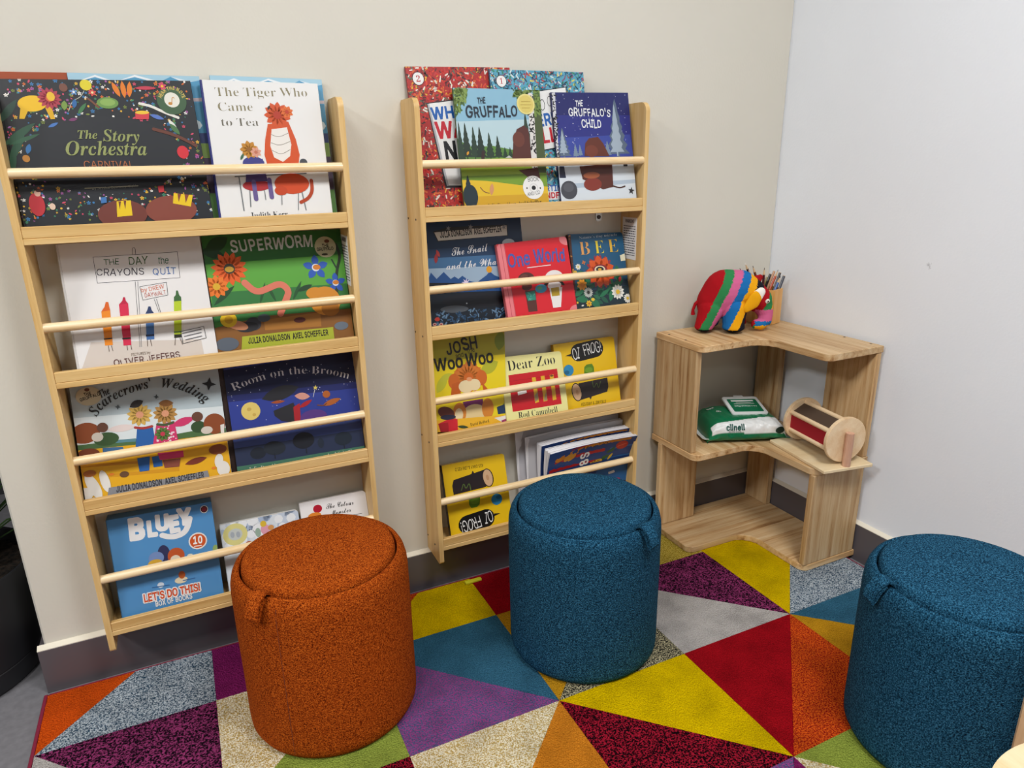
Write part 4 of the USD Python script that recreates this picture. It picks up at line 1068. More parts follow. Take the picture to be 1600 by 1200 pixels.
def draw(ops):
    """The ops of a cover as layers: (colour, polygons)."""
    for op in ops:
        k, col = op[0], op[1]
        if k == 'P': yield col, [Polygon(op[2]).buffer(0)]
        elif k == 'B': yield col, [LineString(rounded(op[3])).buffer(op[2] / 2, quad_segs=4)]
        elif k == 'E': yield col, [ellipse(*op[2:7])]
        elif k == 'L': yield col, [leaf(*op[2:7])]
        elif k == 'C': yield col, [conifer(*op[2:6])]
        elif k == 'X': yield col, [star(*op[2:6])]
        elif k == 'F':
            yield col, petals(*op[2:6])
            yield op[6], [ellipse(op[2], op[3], op[4] * 0.3, op[4] * 0.3)]
        elif k == 'S':
            rnd = random.Random(op[5]); cols = col.split(','); reg = Polygon(op[2]).buffer(0); x0, y0, x1, y1 = reg.bounds; got = {c: [] for c in cols}
            for _ in range(op[3] * 4):
                x, y = rnd.uniform(x0, x1), rnd.uniform(y0, y1); c = rnd.choice(cols); r = op[4] * rnd.uniform(0.5, 1.2); mo = rnd.choice(op[6]); a = rnd.uniform(0, 180)
                if sum(map(len, got.values())) >= op[3]: break
                if not reg.contains(Point(x, y)): continue
                if mo == 'd': got[c].append(ellipse(x, y, r * 0.7, r * 0.7, 0, 2))
                elif mo == 'l': got[c].append(leaf(x, y, r * 2.6, r * 1.1, a))
                elif mo == 'b': got[c].append(affinity.translate(affinity.rotate(sbox(-r, -r * 0.35, r, r * 0.35), a, origin=(0, 0)), x, y))
                elif mo == 'f': got[c] += [q for q in petals(x, y, r * 1.4, 5)]
            for c in cols: yield c, got[c]
        elif k in 'TH': yield col, text_polys(op[2], op[3], op[4], op[5], op[6], 1.0 if k == 'H' else 0.0, len(op[2]))
        elif k == 'O':
            t = text_polys(op[2], op[3], op[4], op[5], op[6])
            yield '#f6f6f6', [q.buffer(op[7] * 1.0) for q in t]
            yield col, t
        elif k == 'A': yield col, arc_text(op[2], op[3], op[4], op[5])


LETTER = set('THOA')


def cover_layers(ops, w, h, flip=False, rr=0.0, step=2.2e-5):
    """Two meshes (vertices, faces, colours) in metres in the cover's plane: the picture and the lettering on it."""
    clip = rrect(w * 1000 - 0.6, h * 1000 - 0.6, max(rr * 1000, 0.3), 0.3, 0.3)
    sets = {False: [[], [], []], True: [[], [], []]}; z = 4e-5; count = {False: 0, True: 0}
    for op in ops:
        isl = op[0] in LETTER
        for col, ps in draw([op]):
            z += step; c = tuple(INK * v for v in lin(col))
            for p in ps:
                if not clip.contains(p):
                    p = p.intersection(clip)
                for q in polys(p):
                    try:
                        v, f = trimesh.creation.triangulate_polygon(q, engine='earcut')
                    except Exception:
                        continue
                    v = np.asarray(v)
                    if not len(f): continue
                    if flip: v = np.array([w * 1000, h * 1000]) - v
                    a = np.cross(v[f[0, 1]] - v[f[0, 0]], v[f[0, 2]] - v[f[0, 0]])
                    if a < 0: f = f[:, ::-1]
                    S = sets[isl]
                    S[0].append(np.column_stack([v / 1000, np.full(len(v), z)])); S[1].append(np.asarray(f) + count[isl]); S[2].append(np.tile(c, (len(v), 1))); count[isl] += len(v)
    return {k: (np.vstack(s[0]), np.vstack(s[1]), np.vstack(s[2])) if s[0] else None for k, s in sets.items()}


# ------------------------------------------------------------------ the room
struct('floor', cbox(-5.5, 0.12, -5.0, 1.4, -0.05, 0.0), M['vinyl_floor'])
struct('wall_back', cbox(-1.965, 0.0, 0.0, 0.13, 0.0, 2.7, 0.004), M['cream_paint'])
struct('wall_right', cbox(0.0, 0.12, -5.0, 0.13, 0.0, 2.7), M['white_paint'])
struct('wall_far', cbox(-5.5, -1.7, 1.2, 1.32, 0.0, 2.7), M['dark_wall'])
bb = struct('baseboard_back', trimesh.util.concatenate([cbox(-1.977, 0.0, -0.0125, 0.0, 0.0, 0.106, 0.001), cbox(-1.977, -1.965, 0.0, 0.13, 0.0, 0.106, 0.001)]), M['skirting_paint'])
ledge = Polygon([(0, 0.0), (-0.0125, 0.0), (-0.0125, 0.0015), (-0.0015, 0.0075), (0, 0.0075)])


def ledge_mesh(L, along):
    m = trimesh.creation.extrude_polygon(ledge, L, engine='earcut')          # profile x-y, length z
    if along == 'x':
        m.vertices = np.column_stack([-m.vertices[:, 2], m.vertices[:, 0], m.vertices[:, 1] + 0.106])
    else:
        m.vertices = np.column_stack([m.vertices[:, 0], -m.vertices[:, 2], m.vertices[:, 1] + 0.106])
    m.fix_normals()
    return m


struct('painted_ledge', ledge_mesh(1.977, 'x'), M['skirting_edge'], bb)
br = struct('baseboard_right', cbox(-0.0125, 0.0, -5.0, -0.0125, 0.0, 0.106, 0.001), M['skirting_paint'])
struct('painted_ledge', ledge_mesh(5.0, 'y'), M['skirting_edge'], br)

# ------------------------------------------------------------------ the wall bookcases
BW, BT, BD = 0.561, 0.0115, 0.0935
LIPS = [0.980, 0.719, 0.458, 0.180]
RODS = [1.068, 0.801, 0.540, 0.279]


def make_bookcase(label):
    t = thing('wall_bookcase', label, 'bookcase', (-1.8236, 0, 0))
    side = Polygon([(0, 0.117), (-0.001, 0.114), (-BD + 0.008, 0.112)] + arc_pts(-BD + 0.008, 0.120, 0.008, -math.pi / 2, -math.pi, 6) + arc_pts(-BD + 0.022, 1.178, 0.022, math.pi, math.pi / 2, 10) + [(-0.004, 1.2), (0, 1.196)])
    for x in (-BT, BW):
        m = trimesh.creation.extrude_polygon(side, BT, engine='earcut')
        m.vertices = np.column_stack([m.vertices[:, 2] + x, m.vertices[:, 0], m.vertices[:, 1]]); m.fix_normals()
        sp = part(t, 'side_panel', m, M['maple_upright'], 30)
        xo = x - 0.0002 if x < 0 else x + BT + 0.0002
        for z in LIPS:
            for y in (-0.008, -0.062):
                part(sp, 'screw', cyl((xo - 0.0008, y, z - 0.026), (xo + 0.0008, y, z - 0.026), 0.0022, 10), M['screw'])
    for z in LIPS:
        part(t, 'shelf_board', cbox(0, BW, -BD - 0.0005, -0.001, z - 0.031, z - 0.0201, 0.0010), M['maple_shelf'])
        part(t, 'front_rail', cbox(0, BW, -BD + 0.0005, -BD + 0.0115, z - 0.0200, z, 0.0012), M['maple_shelf'])
    for z in RODS:
        part(t, 'rod', cyl((0, -0.085, z), (BW, -0.085, z), 0.009, 24), M['maple_rod'], 40)
    b = part(t, 'wall_bracket', extrude(rrect(0.018, 0.028, 0.006, -0.009, -0.014).difference(Point(0, -0.004).buffer(0.003)), 0.002), M['bracket_metal'])
    UsdGeom.Xformable(b).AddTransformOp().Set(Gf.Matrix4d(1, 0, 0, 0, 0, 0, 1, 0, 0, -1, 0, 0, 0.492, -0.0005, 0.936, 1))
    part(b, 'screw', cyl((0, -0.004, 0.002), (0, -0.004, 0.004), 0.005, 12), M['screw'])
    # printed warning label on the inside of the right panel
    st = part(t, 'warning_label', cbox(BW - 0.0005, BW - 0.0001, -0.072, -0.010, 0.825, 0.930, 0.0001), M['label_white'])
    tx = text_polys('WARNING', 'bold', (12, 92), (50, 92), 8)
    lines = []
    rnd = random.Random(4)
    for i in range(13):
        y = 82 - i * 6
        x = 5
        while x < 55:
            w = rnd.uniform(3, 9); lines.append(sbox(x, y, min(x + w, 57), y + 2.2)); x += w + 1.6
    g = union_all(tx + lines); vv, ff = [], []; n = 0
    for q in polys(g):
        v, f = trimesh.creation.triangulate_polygon(q, engine='earcut'); v = np.asarray(v) / 1000
        vv.append(np.column_stack([np.full(len(v), BW - 0.00065), -0.010 - v[:, 0], 0.825 + v[:, 1]])); ff.append(np.asarray(f) + n); n += len(v)
    part(st, 'lettering', (np.vstack(vv), np.vstack(ff)), plain('label_ink', '#3a3a48', 0.6))
    return t


case0 = make_bookcase('left pale wooden wall bookcase with four tiers, mounted behind the orange stool')
case1 = UsdGeom.Xform.Define(stage, path_for(None, 'wall_bookcase'))
case1.GetPrim().GetReferences().AddInternalReference(case0.GetPath())
case1.GetOrderedXformOps()[0].Set(Gf.Vec3d(-1.0963, 0, 0.0015))
tag(case1.GetPrim(), 'right pale wooden wall bookcase with four tiers, next to the corner shelf', 'bookcase')
case1.GetPrim().SetInstanceable(True)

# ------------------------------------------------------------------ books
def book_frame(b):
    al, ro = math.radians(b['al']), math.radians(b['roll'])
    ev0 = np.array([0, math.sin(al), math.cos(al)]); eu0 = np.array([1.0, 0, 0]); n = np.array([0, -math.cos(al), math.sin(al)])
    eu = eu0 * math.cos(ro) + ev0 * math.sin(ro); ev = -eu0 * math.sin(ro) + ev0 * math.cos(ro)
    O = np.array(b['O'])
    return Gf.Matrix4d(*eu, 0, *ev, 0, *n, 0, *O, 1)


COLM = {}


INK = 0.80


def cmat(c, rough=0.42):
    if c not in COLM:
        COLM[c] = usdkit.material(stage, LK + 'card_' + c[1:], {'p': ('principled_bsdf', dict(base_color=tuple(INK * v for v in lin(c)), roughness=rough, specular_ior_level=0.4))}, surface='p.BSDF')
    return COLM[c]


PAGE = usdkit.material(stage, LK + 'pages', {
    'c': ('texture_coordinate', {}), 'm': ('mapping', dict(scale=(6.0, 6.0, 2600.0))), 'n': ('noise_texture', dict(scale=1.0, detail=1.0)),
    'r': ('rgb_ramp', {'ramp': [(0.35, lin('#c9c4ba')), (0.6, lin('#efebe3'))]}), 'p': ('principled_bsdf', dict(roughness=0.8, specular_ior_level=0.2))},
    [('c.object', 'm.vector'), ('m.vector', 'n.vector'), ('n.fac', 'r.fac'), ('r.color', 'p.base_color')], surface='p.BSDF')


def make_book(b):
    w, h, t, kind = b['w'], b['h'], b['t'], b['kind']
    cat = 'box set' if kind == 'box' else 'book'
    k = thing(b['name'], b['label'], cat, matrix=book_frame(b))
    base, spine = cmat(b['base']), cmat(b['spine'])
    rr = 0.0
    if kind == 'hard':
        part(k, 'front_cover', cbox(0.004, w, 0, h, -0.0025, 0, 0.0006), base)
        part(k, 'back_cover', cbox(0.004, w, 0, h, -t, -t + 0.0025, 0.0006), base)
        part(k, 'spine', cbox(0, 0.0045, 0, h, -t, 0, 0.0012), spine)
        part(k, 'page_block', cbox(0.0046, w - 0.003, 0.003, h - 0.003, -t + 0.0026, -0.0026, 0.0002), PAGE)
    elif kind == 'paper':
        part(k, 'front_cover', cbox(0.0008, w, 0, h, -0.0006, 0, 0.0001), base)
        part(k, 'back_cover', cbox(0.0008, w, 0, h, -t, -t + 0.0006, 0.0001), base)
        part(k, 'spine', cbox(0, 0.0008, 0, h, -t, 0, 0.0003), spine)
        part(k, 'page_block', cbox(0.0009, w - 0.0006, 0.0004, h - 0.0004, -t + 0.0007, -0.0007, 0.0001), PAGE)
    elif kind == 'board':
        rr = 0.008
        shp = rrect(w, h, rr).union(sbox(0, 0, 0.03, h))
        part(k, 'front_cover', extrude(shp, 0.0016, -0.0016), base)
        part(k, 'back_cover', extrude(shp, 0.0016, -t), base)
        n = 5; th = (t - 0.0034) / n
        for i in range(n):
            part(k, 'board_page', extrude(shp.intersection(sbox(0.0008, 0.0005, w - 0.0005, h - 0.0005)), th - 0.0003, -t + 0.0018 + i * th), M['paper_edge'])
        part(k, 'spine', cbox(-0.0008, 0.0007, 0.0002, h - 0.0002, -t, 0, 0.0004), spine)
    else:
        part(k, 'slipcase', trimesh.util.concatenate([cbox(0, w, 0, h, -0.0018, 0, 0.0008), cbox(0, w, 0, h, -t, -t + 0.0018, 0.0008), cbox(0, 0.0018, 0, h, -t, 0, 0.0008), cbox(0, w, 0, 0.0018, -t, 0, 0.0008), cbox(0, w, h - 0.0018, h, -t, 0, 0.0008)]), base)
        for i in range(5):
            z1 = -0.0022 - i * (t - 0.0044) / 5
            part(k, 'boxed_book', cbox(0.002, w - 0.003, 0.002, h - 0.002, z1 - (t - 0.0044) / 5 + 0.0003, z1, 0.0004), cmat(['#e9e4da', '#9cb66a', '#e0a23a', '#d66a4a', '#7aa8d8'][i]))
    if b['art']:
        lay = cover_layers(ART[b['art']], w, h, bool(b['flip']), rr)
        for isl, nm in ((False, 'printed_picture'), (True, 'printed_title')):
            if lay[isl]:
                part(k, nm, lay[isl][:2], M['print'], False, colors=lay[isl][2])
    return k


for b in BOOKS:
    make_book(b)

# ------------------------------------------------------------------ magazines on the lowest tier of the right bookcase
def magazine(label, O, w, h, t, tilt, roll, curl, fan, droop, art, base):
    """A floppy magazine standing on its long edge: leaves fan out at the top and the free left end; the top curls over the rod."""
    al, ro = math.radians(tilt), math.radians(roll)
    ev0 = np.array([0, math.sin(al), math.cos(al)]); n = np.array([0, -math.cos(al), math.sin(al)]); eu0 = np.array([1.0, 0, 0])
    eu = eu0 * math.cos(ro) + ev0 * math.sin(ro); ev = -eu0 * math.sin(ro) + ev0 * math.cos(ro)
    k = thing('magazine', label, 'magazine', matrix=Gf.Matrix4d(*eu, 0, *ev, 0, *n, 0, *O, 1))

    def bend(p):
        p = np.array(p, float); u, v, z = p.T
        s = np.clip(u / w, 0, 1); q = np.clip(v / h, 0, 1); depth = -z / t
        th = t * (1 + fan * q ** 1.5)
        lift = curl * np.clip((q - 0.58) / 0.42, 0, 1) ** 1.5
        zz = lift * (1 - 0.5 * (1 - s) ** 2) - depth * th - 0.012 * (1 - s) ** 3 * q * (1 - depth)
        uu = u - depth * 0.010 * (1 - s) ** 2 * q
        vv = v - droop * (1 - s) ** 3 * q * (1 - 0.6 * depth) + 0.002 * np.sin(3 * s) * q
        return np.column_stack([uu, vv, zz])

    def sheet(z0, z1, du=0.0, dv=0.0, m=14, r_=7):
        us = np.linspace(du, w, m); ys = np.linspace(0, h - dv, r_); f = []; L = 2 * r_
        ring = [(y, z1) for y in ys] + [(y, z0) for y in ys[::-1]]
        v = [(u, y, z) for u in us for (y, z) in ring]
        for i in range(m - 1):
            a, b = L * i, L * i + L
            for q in range(L):
                r = (q + 1) % L
                f += [[a + q, b + q, b + r], [a + q, b + r, a + r]]
        for e in (0, L * (m - 1)):
            for q in range(r_ - 1):
                f += [[e + q, e + q + 1, e + L - 2 - q], [e + q, e + L - 2 - q, e + L - 1 - q]]
        mm = trimesh.Trimesh(bend(v), f, process=False); mm.fix_normals()
        return mm
    rnd = random.Random(len(label))
    part(k, 'front_cover', sheet(-0.0003, 0.0), cmat(base), 30)
    nl = 7
    for i in range(nl):
        a = -0.0004 - i * (t - 0.0008) / nl
        part(k, 'leaf_bundle', sheet(a - (t - 0.0008) / nl + 0.0002, a, rnd.uniform(0, 0.004), rnd.uniform(0, 0.003)), M['magazine_paper'], 30)
    part(k, 'back_cover', sheet(-t, -t + 0.0003), M['magazine_paper'], 30)
    if art:
        lay = cover_layers(art, w, h, False, 0.0, 4e-5)
        for isl, nm in ((False, 'printed_picture'), (True, 'printed_title')):
            if lay[isl]:
                v, f, c = lay[isl]
                # carry each triangle's colour through the subdivision
                out_v, out_f, out_c = [], [], []; m0 = 0
                for col in np.unique(c, axis=0):
                    sel = np.all(c[f[:, 0]] == col, axis=1)
                    a_v, a_f = trimesh.remesh.subdivide_to_size(v, f[sel], 0.012, max_iter=12)
                    out_v.append(a_v); out_f.append(a_f + m0); m0 += len(a_v); out_c.append(np.tile(col, (len(a_v), 1)))
                vv = np.vstack(out_v); off = vv[:, 2].copy(); vv = np.column_stack([vv[:, 0], vv[:, 1], np.zeros(len(vv))])
                bb_ = bend(vv); bb_[:, 2] += off
                part(k, nm, (bb_, np.vstack(out_f)), M['print'], False, colors=np.vstack(out_c))
    return k


plain('magazine_paper', '#d9d7da', 0.55)
MAG = [('P', '#1d3f7a', [(0, 0), (200, 0), (200, 255), (0, 255)]), ('P', '#2a6aa8', [(110, 90), (200, 60), (200, 255), (150, 255)]), ('P', '#1c2c58', [(0, 0), (200, 0), (200, 60), (0, 90)]),
       ('E', '#a8161f', 60, 195, 62, 46, 20), ('E', '#b81c24', 95, 212, 42, 36, 0), ('E', '#a8161f', 35, 170, 40, 40, 0),
       ('B', '#c8781c', 16, [(20, 215), (60, 238), (120, 248), (180, 250)]), ('S', '#3a2416', [(20, 208), (60, 230), (180, 240), (180, 254), (60, 248)], 26, 3.0, 5, 'd'),
       ('E', '#c88a2c', 46, 214, 18, 12, 30), ('E', '#c02a24', 168, 222, 20, 15, -15), ('B', '#e0604c', 3, [(158, 218), (178, 226)]),
       ('L', '#2f5a2c', 138, 190, 60, 18, 50), ('L', '#d8b02c', 146, 176, 26, 9, 60), ('E', '#c8962c', 112, 158, 22, 12, 20), ('S', '#4a2c14,#e0b84a', [(92, 150), (132, 160), (132, 174), (92, 166)], 20, 2.5, 6, 'd'),
       ('L', '#c03a5a', 60, 110, 50, 12, 30), ('E', '#d8d4cc', 80, 70, 12, 12, 0), ('P', '#e8e4e0', [(150, 100), (166, 104), (163, 114), (148, 110)]),
       ('T', '#f2eeea', 'S', 'bold', (92, 196), (88, 224), 24), ('T', '#f2eeea', '8', 'bold', (94, 164), (90, 193), 24), ('B', '#c02a5a', 3, [(150, 70), (180, 80), (182, 60)])]
MAG2 = [('P', '#1d3466', [(0, 0), (200, 0), (200, 255), (0, 255)]), ('B', '#b8701c', 20, [(20, 225), (60, 238), (120, 242), (190, 240)]), ('S', '#2c1c14', [(20, 216), (60, 228), (190, 230), (190, 250), (60, 248)], 30, 3.4, 7, 'd')]
def scaled(ops, fx, fy):
    out = []
    for o in ops:
        o = list(o); k = o[0]
        P_ = lambda q: (q[0] * fx, q[1] * fy)
        if k == 'P': o[2] = [P_(q) for q in o[2]]
        elif k == 'B': o[3] = [P_(q) for q in o[3]]
        elif k == 'S': o[2] = [P_(q) for q in o[2]]
        elif k == 'T': o[4], o[5] = P_(o[4]), P_(o[5])
        else: o[2], o[3] = o[2] * fx, o[3] * fy
        out.append(tuple(o))
    return out


for lab, x, y, w, h, t, tilt, roll, curl, fan, droop, art, base in (
        ('front magazine of the curled pile, with red splash and white figures on its blue cover', -0.790, -0.0565, 0.256, 0.200, 0.008, -7.0, -1.0, 0.024, 2.2, 0.022, scaled(MAG, 1.28, 0.784), '#1d3f7a'),
        ('second magazine in the curled pile, with an orange spotted strip along its top', -0.800, -0.046, 0.262, 0.209, 0.008, -4.0, -0.5, 0.012, 1.8, 0.014, scaled(MAG2, 1.31, 0.82), '#1d3466'),
        ('plain white-leaved magazine in the middle of the curled pile', -0.826, -0.036, 0.286, 0.224, 0.008, -1.0, 0.0, 0.004, 0.6, 0.008, None, '#c9c7cb'),
        ('rearmost white-leaved magazine of the curled pile, against the wall', -0.848, -0.026, 0.305, 0.236, 0.008, 0.0, 0.0, 0.0, 0.4, 0.004, None, '#c4c2c8')):
    magazine(lab, (x, y, 0.1605 + (0.0045 if roll < -0.7 else 0.0025 if roll < 0 else 0.0)), w, h, t, tilt, roll, curl, fan, droop, art, base)

# ------------------------------------------------------------------ the rug
RUGZ = 0.012
PILE = {'orange': ('#a83208', '#e05a14', 300), 'sky': ('#22425a', '#c3ced6', 330), 'plum': ('#0e0812', '#9c3c72', 270), 'cream': ('#b99a4c', '#f2ead0', 330), 'magenta': ('#4f0d3c', '#8c2467', 300),
        'yellow': ('#b08a00', '#e4c400', 300), 'teal': ('#1b4258', '#3b708c', 300), 'lilac': ('#44567e', '#9a4488', 300), 'grey': ('#99948f', '#c6c1bd', 300), 'wine': ('#0e050a', '#a81a32', 290),
        'red': ('#78060f', '#a80f1c', 300), 'flame': ('#8f0d10', '#e2601a', 300), 'mustard': ('#94690c', '#cc9620', 300), 'amber': ('#a85c0c', '#dd8c28', 300), 'moss': ('#66762a', '#9aaa48', 300), 'coal': ('#0c0e12', '#c6bd98', 300),
        'gold': ('#8f7812', '#d3bb58', 300)}
TWO_TONE = ('sky', 'plum', 'cream', 'lilac', 'wine', 'flame', 'coal', 'gold')
for nm, (a, b, s) in PILE.items():
    two = nm in TWO_TONE
    speckled('pile_' + nm, [((0.46, a), (0.57, b)), ((0.42, a), (0.57, b))][nm not in ('plum', 'wine', 'coal')] if two else [(0.30, a), (0.60, b)], s * (1.1 if two else 1.4), rough=1.0, bump=0.007, bscale=380.0, coarse=14.0, detail=3.0, spec=0.04)
plain('rug_binding', '#7a1030', 0.9)
plain('care_tag_yellow', '#c9c41c', 0.7)
XS = [-1.972, -1.650, -1.330, -1.010, -0.690, -0.370, -0.040]
YS = [-0.036, -0.212, -0.531, -0.848, -1.170, -1.490, -1.810]
rug = thing('rug', 'bright patchwork rug of coloured triangles lying under the three round stools', 'rug', (-1.0, -0.6, 0))


def patch(kind, *pts):
    rnd = random.Random(repr(pts))
    ring = []
    for i, p in enumerate(pts):
        q = pts[(i + 1) % len(pts)]; L = math.hypot(q[0] - p[0], q[1] - p[1]); n = max(2, int(L / 0.005))
        for k_ in range(n):
            ring.append((p[0] + (q[0] - p[0]) * k_ / n + rnd.uniform(-1, 1) * 0.0006 + 1.0, p[1] + (q[1] - p[1]) * k_ / n + rnd.uniform(-1, 1) * 0.0006 + 0.6))
    outer = Polygon(ring).buffer(0.0004); outer = max(polys(outer), key=lambda g: g.area)
    inner = max(polys(outer.buffer(-0.0010)), key=lambda g: g.area)
    v, f = [], []; oc = np.array(outer.exterior.coords)[:-1]
    lo = extrude(outer, RUGZ - 0.0015, 0.001)
    hi = extrude(inner, 0.0010, RUGZ - 0.001)
    # sloping shoulder between the two outlines
    sh = outer.difference(inner); tv, tf = trimesh.creation.triangulate_polygon(sh, engine='earcut'); tv = np.asarray(tv)
    zc = np.array([RUGZ if inner.exterior.distance(Point(p)) < 1e-6 else RUGZ - 0.0005 for p in tv])
    shoulder = trimesh.Trimesh(np.column_stack([tv, zc]), tf, process=False); 
    if shoulder.face_normals[:, 2].mean() < 0: shoulder.invert()
    tile = trimesh.util.concatenate([lo, hi, shoulder]); tile.apply_translation([0, 0, rnd.uniform(-0.0004, 0.0001)])
    part(rug, 'pile_patch', tile, M['pile_' + kind])


def cell(c, r, kind_a, kind_b, diag):
    """A grid cell cut along a diagonal: '/' from lower left to upper right, '\\' from upper left to lower right. kind_a lies above the cut."""
    x0, x1, y1, y0 = XS[c], XS[c + 1], YS[r], YS[r + 1]
    if diag == '/':
        patch(kind_a, (x0, y0), (x1, y1), (x0, y1)); patch(kind_b, (x0, y0), (x1, y0), (x1, y1))
    else:
        patch(kind_a, (x0, y1), (x1, y0), (x1, y1)); patch(kind_b, (x0, y1), (x0, y0), (x1, y0))


T_, A_ = YS[0], YS[1]
patch('orange', (XS[0], T_), (-1.806, T_), (XS[0], A_)); patch('sky', (-1.806, T_), (XS[1], T_), (XS[1], A_), (XS[0], A_))
patch('magenta', (XS[1], T_), (-1.49, T_), (XS[2], A_), (XS[1], A_)); patch('moss', (-1.49, T_), (XS[2], T_), (XS[2], A_))
patch('flame', (XS[2], T_), (-1.154, T_), (XS[2], A_)); patch('yellow', (-1.154, T_), (XS[3], T_), (XS[3], A_), (XS[2], A_))
patch('red', (XS[3], T_), (-0.85, T_), (XS[4], A_), (XS[3], A_)); patch('cream', (-0.85, T_), (XS[4], T_), (XS[4], A_))
patch('gold', (XS[4], T_), (XS[5], T_), (XS[5], A_), (XS[4], A_))
patch('yellow', (XS[5], T_), (XS[6], T_), (XS[6], A_), (XS[5], A_))
cell(0, 1, 'plum', 'grey', '\\'); cell(1, 1, 'cream', 'moss', '/'); cell(2, 1, 'teal', 'lilac', '\\'); cell(3, 1, 'mustard', 'coal', '/'); cell(4, 1, 'plum', 'grey', '\\'); cell(5, 1, 'yellow', 'sky', '/')
cell(0, 2, 'amber', 'teal', '/'); cell(1, 2, 'wine', 'yellow', '\\'); cell(2, 2, 'cream', 'amber', '/'); cell(3, 2, 'yellow', 'wine', '\\'); cell(4, 2, 'red', 'flame', '/'); cell(5, 2, 'teal', 'mustard', '\\')
cell(0, 3, 'red', 'sky', '\\'); cell(1, 3, 'magenta', 'cream', '/'); cell(2, 3, 'coal', 'teal', '\\'); cell(3, 3, 'lilac', 'magenta', '/'); cell(4, 3, 'moss', 'cream', '\\'); cell(5, 3, 'orange', 'grey', '/')
for r_, row in ((4, ('yellow plum /', 'teal cream \\', 'red mustard /', 'grey wine \\', 'sky orange /', 'lilac amber \\')), (5, ('coal red \\', 'amber sky /', 'plum yellow \\', 'cream teal /', 'flame moss \\', 'gold magenta /'))):
    for c_, e_ in enumerate(row):
        cell(c_, r_, *e_.split())
x0, x1, y1, y0 = XS[0] + 1.0, XS[-1] + 1.0, YS[0] + 0.6, YS[-1] + 0.6
part(rug, 'bound_edge', trimesh.util.concatenate([cbox(x0 - 0.009, x0 - 0.0005, y0 - 0.009, y1 + 0.009, 0.0005, 0.0095, 0.003), cbox(x1 + 0.0005, x1 + 0.009, y0 - 0.009, y1 + 0.009, 0.0005, 0.0095, 0.003),
                                                  cbox(x0, x1, y1 + 0.0005, y1 + 0.009, 0.0005, 0.0095, 0.003), cbox(x0, x1, y0 - 0.009, y0 - 0.0005, 0.0005, 0.0095, 0.003)]), M['rug_binding'], label='dark red bound edge')
part(rug, 'care_tag', cbox(-0.030, 0.016, 0.5385, 0.5500, 0.0125, 0.0185, 0.001), M['care_tag_yellow'], label='small yellow tag at the wall edge')


# ------------------------------------------------------------------ the round stools
OR, OH = 0.167, 0.350


def ottoman(label, x, y, mat, seam_mat, tab_deg, seam_deg):
    t = thing('ottoman', label, 'stool', (x, y, RUGZ))
    body = lathe([(0, 0.0005), (OR - 0.016, 0.0005), (OR - 0.006, 0.004), (OR - 0.001, 0.014), (OR, 0.03), (OR, OH * 0.35), (OR + 0.0005, OH * 0.6), (OR, OH - 0.05), (OR - 0.001, OH - 0.034), (OR - 0.0045, OH - 0.019), (OR - 0.0095, OH - 0.0095), (OR - 0.0145, OH - 0.0065), (OR - 0.0185, OH - 0.0085), (OR - 0.0198, OH - 0.015), (OR - 0.0198, OH - 0.05), (0, OH - 0.05)], 128)
    part(t, 'body', body, M[mat], 50)
    lid = lathe([(0, OH - 0.045), (OR - 0.0222, OH - 0.045), (OR - 0.0222, OH - 0.012), (OR - 0.0235, OH - 0.0035), (OR - 0.0275, OH + 0.0025), (OR - 0.034, OH + 0.005), (OR - 0.045, OH + 0.0065), (OR * 0.6, OH + 0.0085), (OR * 0.3, OH + 0.0095), (0, OH + 0.010)], 128)
    part(t, 'lid', lid, M[mat], 50)
    a = math.radians(seam_deg)
    ca, sa = math.cos(a), math.sin(a)
    part(t, 'seam', sweep([((OR + d) * ca, (OR + d) * sa, z) for z, d in ((0.016, -0.0012), (0.05, -0.0003), (0.15, -0.0001), (0.25, -0.0001), (OH - 0.045, -0.0006), (OH - 0.022, -0.0035))], 0.0009, 6), M[seam_mat])
    # pull tab: a folded loop of the same cloth coming out of the groove
    loop = LineString([(OR - 0.0225, OH - 0.012), (OR - 0.019, OH - 0.001), (OR - 0.008, OH + 0.005), (OR + 0.005, OH - 0.001), (OR + 0.016, OH - 0.016), (OR + 0.020, OH - 0.031), (OR + 0.018, OH - 0.036), (OR + 0.013, OH - 0.030), (OR + 0.006, OH - 0.014), (OR - 0.003, OH - 0.004)]).buffer(0.0022, quad_segs=4)
    m = extrude(loop, 0.026)
    v = m.vertices - [0, 0, 0.013]
    a = math.radians(tab_deg); ca, sa = math.cos(a), math.sin(a)
    m.vertices = np.column_stack([v[:, 0] * ca - v[:, 2] * sa, v[:, 0] * sa + v[:, 2] * ca, v[:, 1]]); m.fix_normals()
    part(t, 'pull_tab', m, M[mat], 40)
    return t


ottoman('burnt-orange round fabric stool in front of the left bookcase', -1.422, -0.315, 'orange_boucle', 'seam_orange', -139, -128)
ottoman('dark blue round fabric stool standing in the middle, before the right bookcase', -0.863, -0.377, 'blue_boucle', 'seam_blue', -72, 60)
ottoman('dark blue round fabric stool at the right edge, beside the white wall', -0.404, -0.931, 'blue_boucle', 'seam_blue', 160, 40)

# ------------------------------------------------------------------ the corner shelf
cs = thing('corner_shelf', 'two-tier pine corner shelf with L-shaped boards, standing in the room corner', 'shelf', (0, 0, 0))
L_ = sbox(-0.415, -0.205, -0.0135, -0.0135).union(sbox(-0.205, -0.415, -0.0135, -0.0135))
L_ = L_.buffer(0.055, quad_segs=8).buffer(-0.055, quad_segs=8)
L_ = L_.buffer(-0.022, quad_segs=8).buffer(0.022, quad_segs=8).union(sbox(-0.415, -0.1, -0.0135, -0.0135)).union(sbox(-0.1, -0.415, -0.0135, -0.0135)).buffer(0)


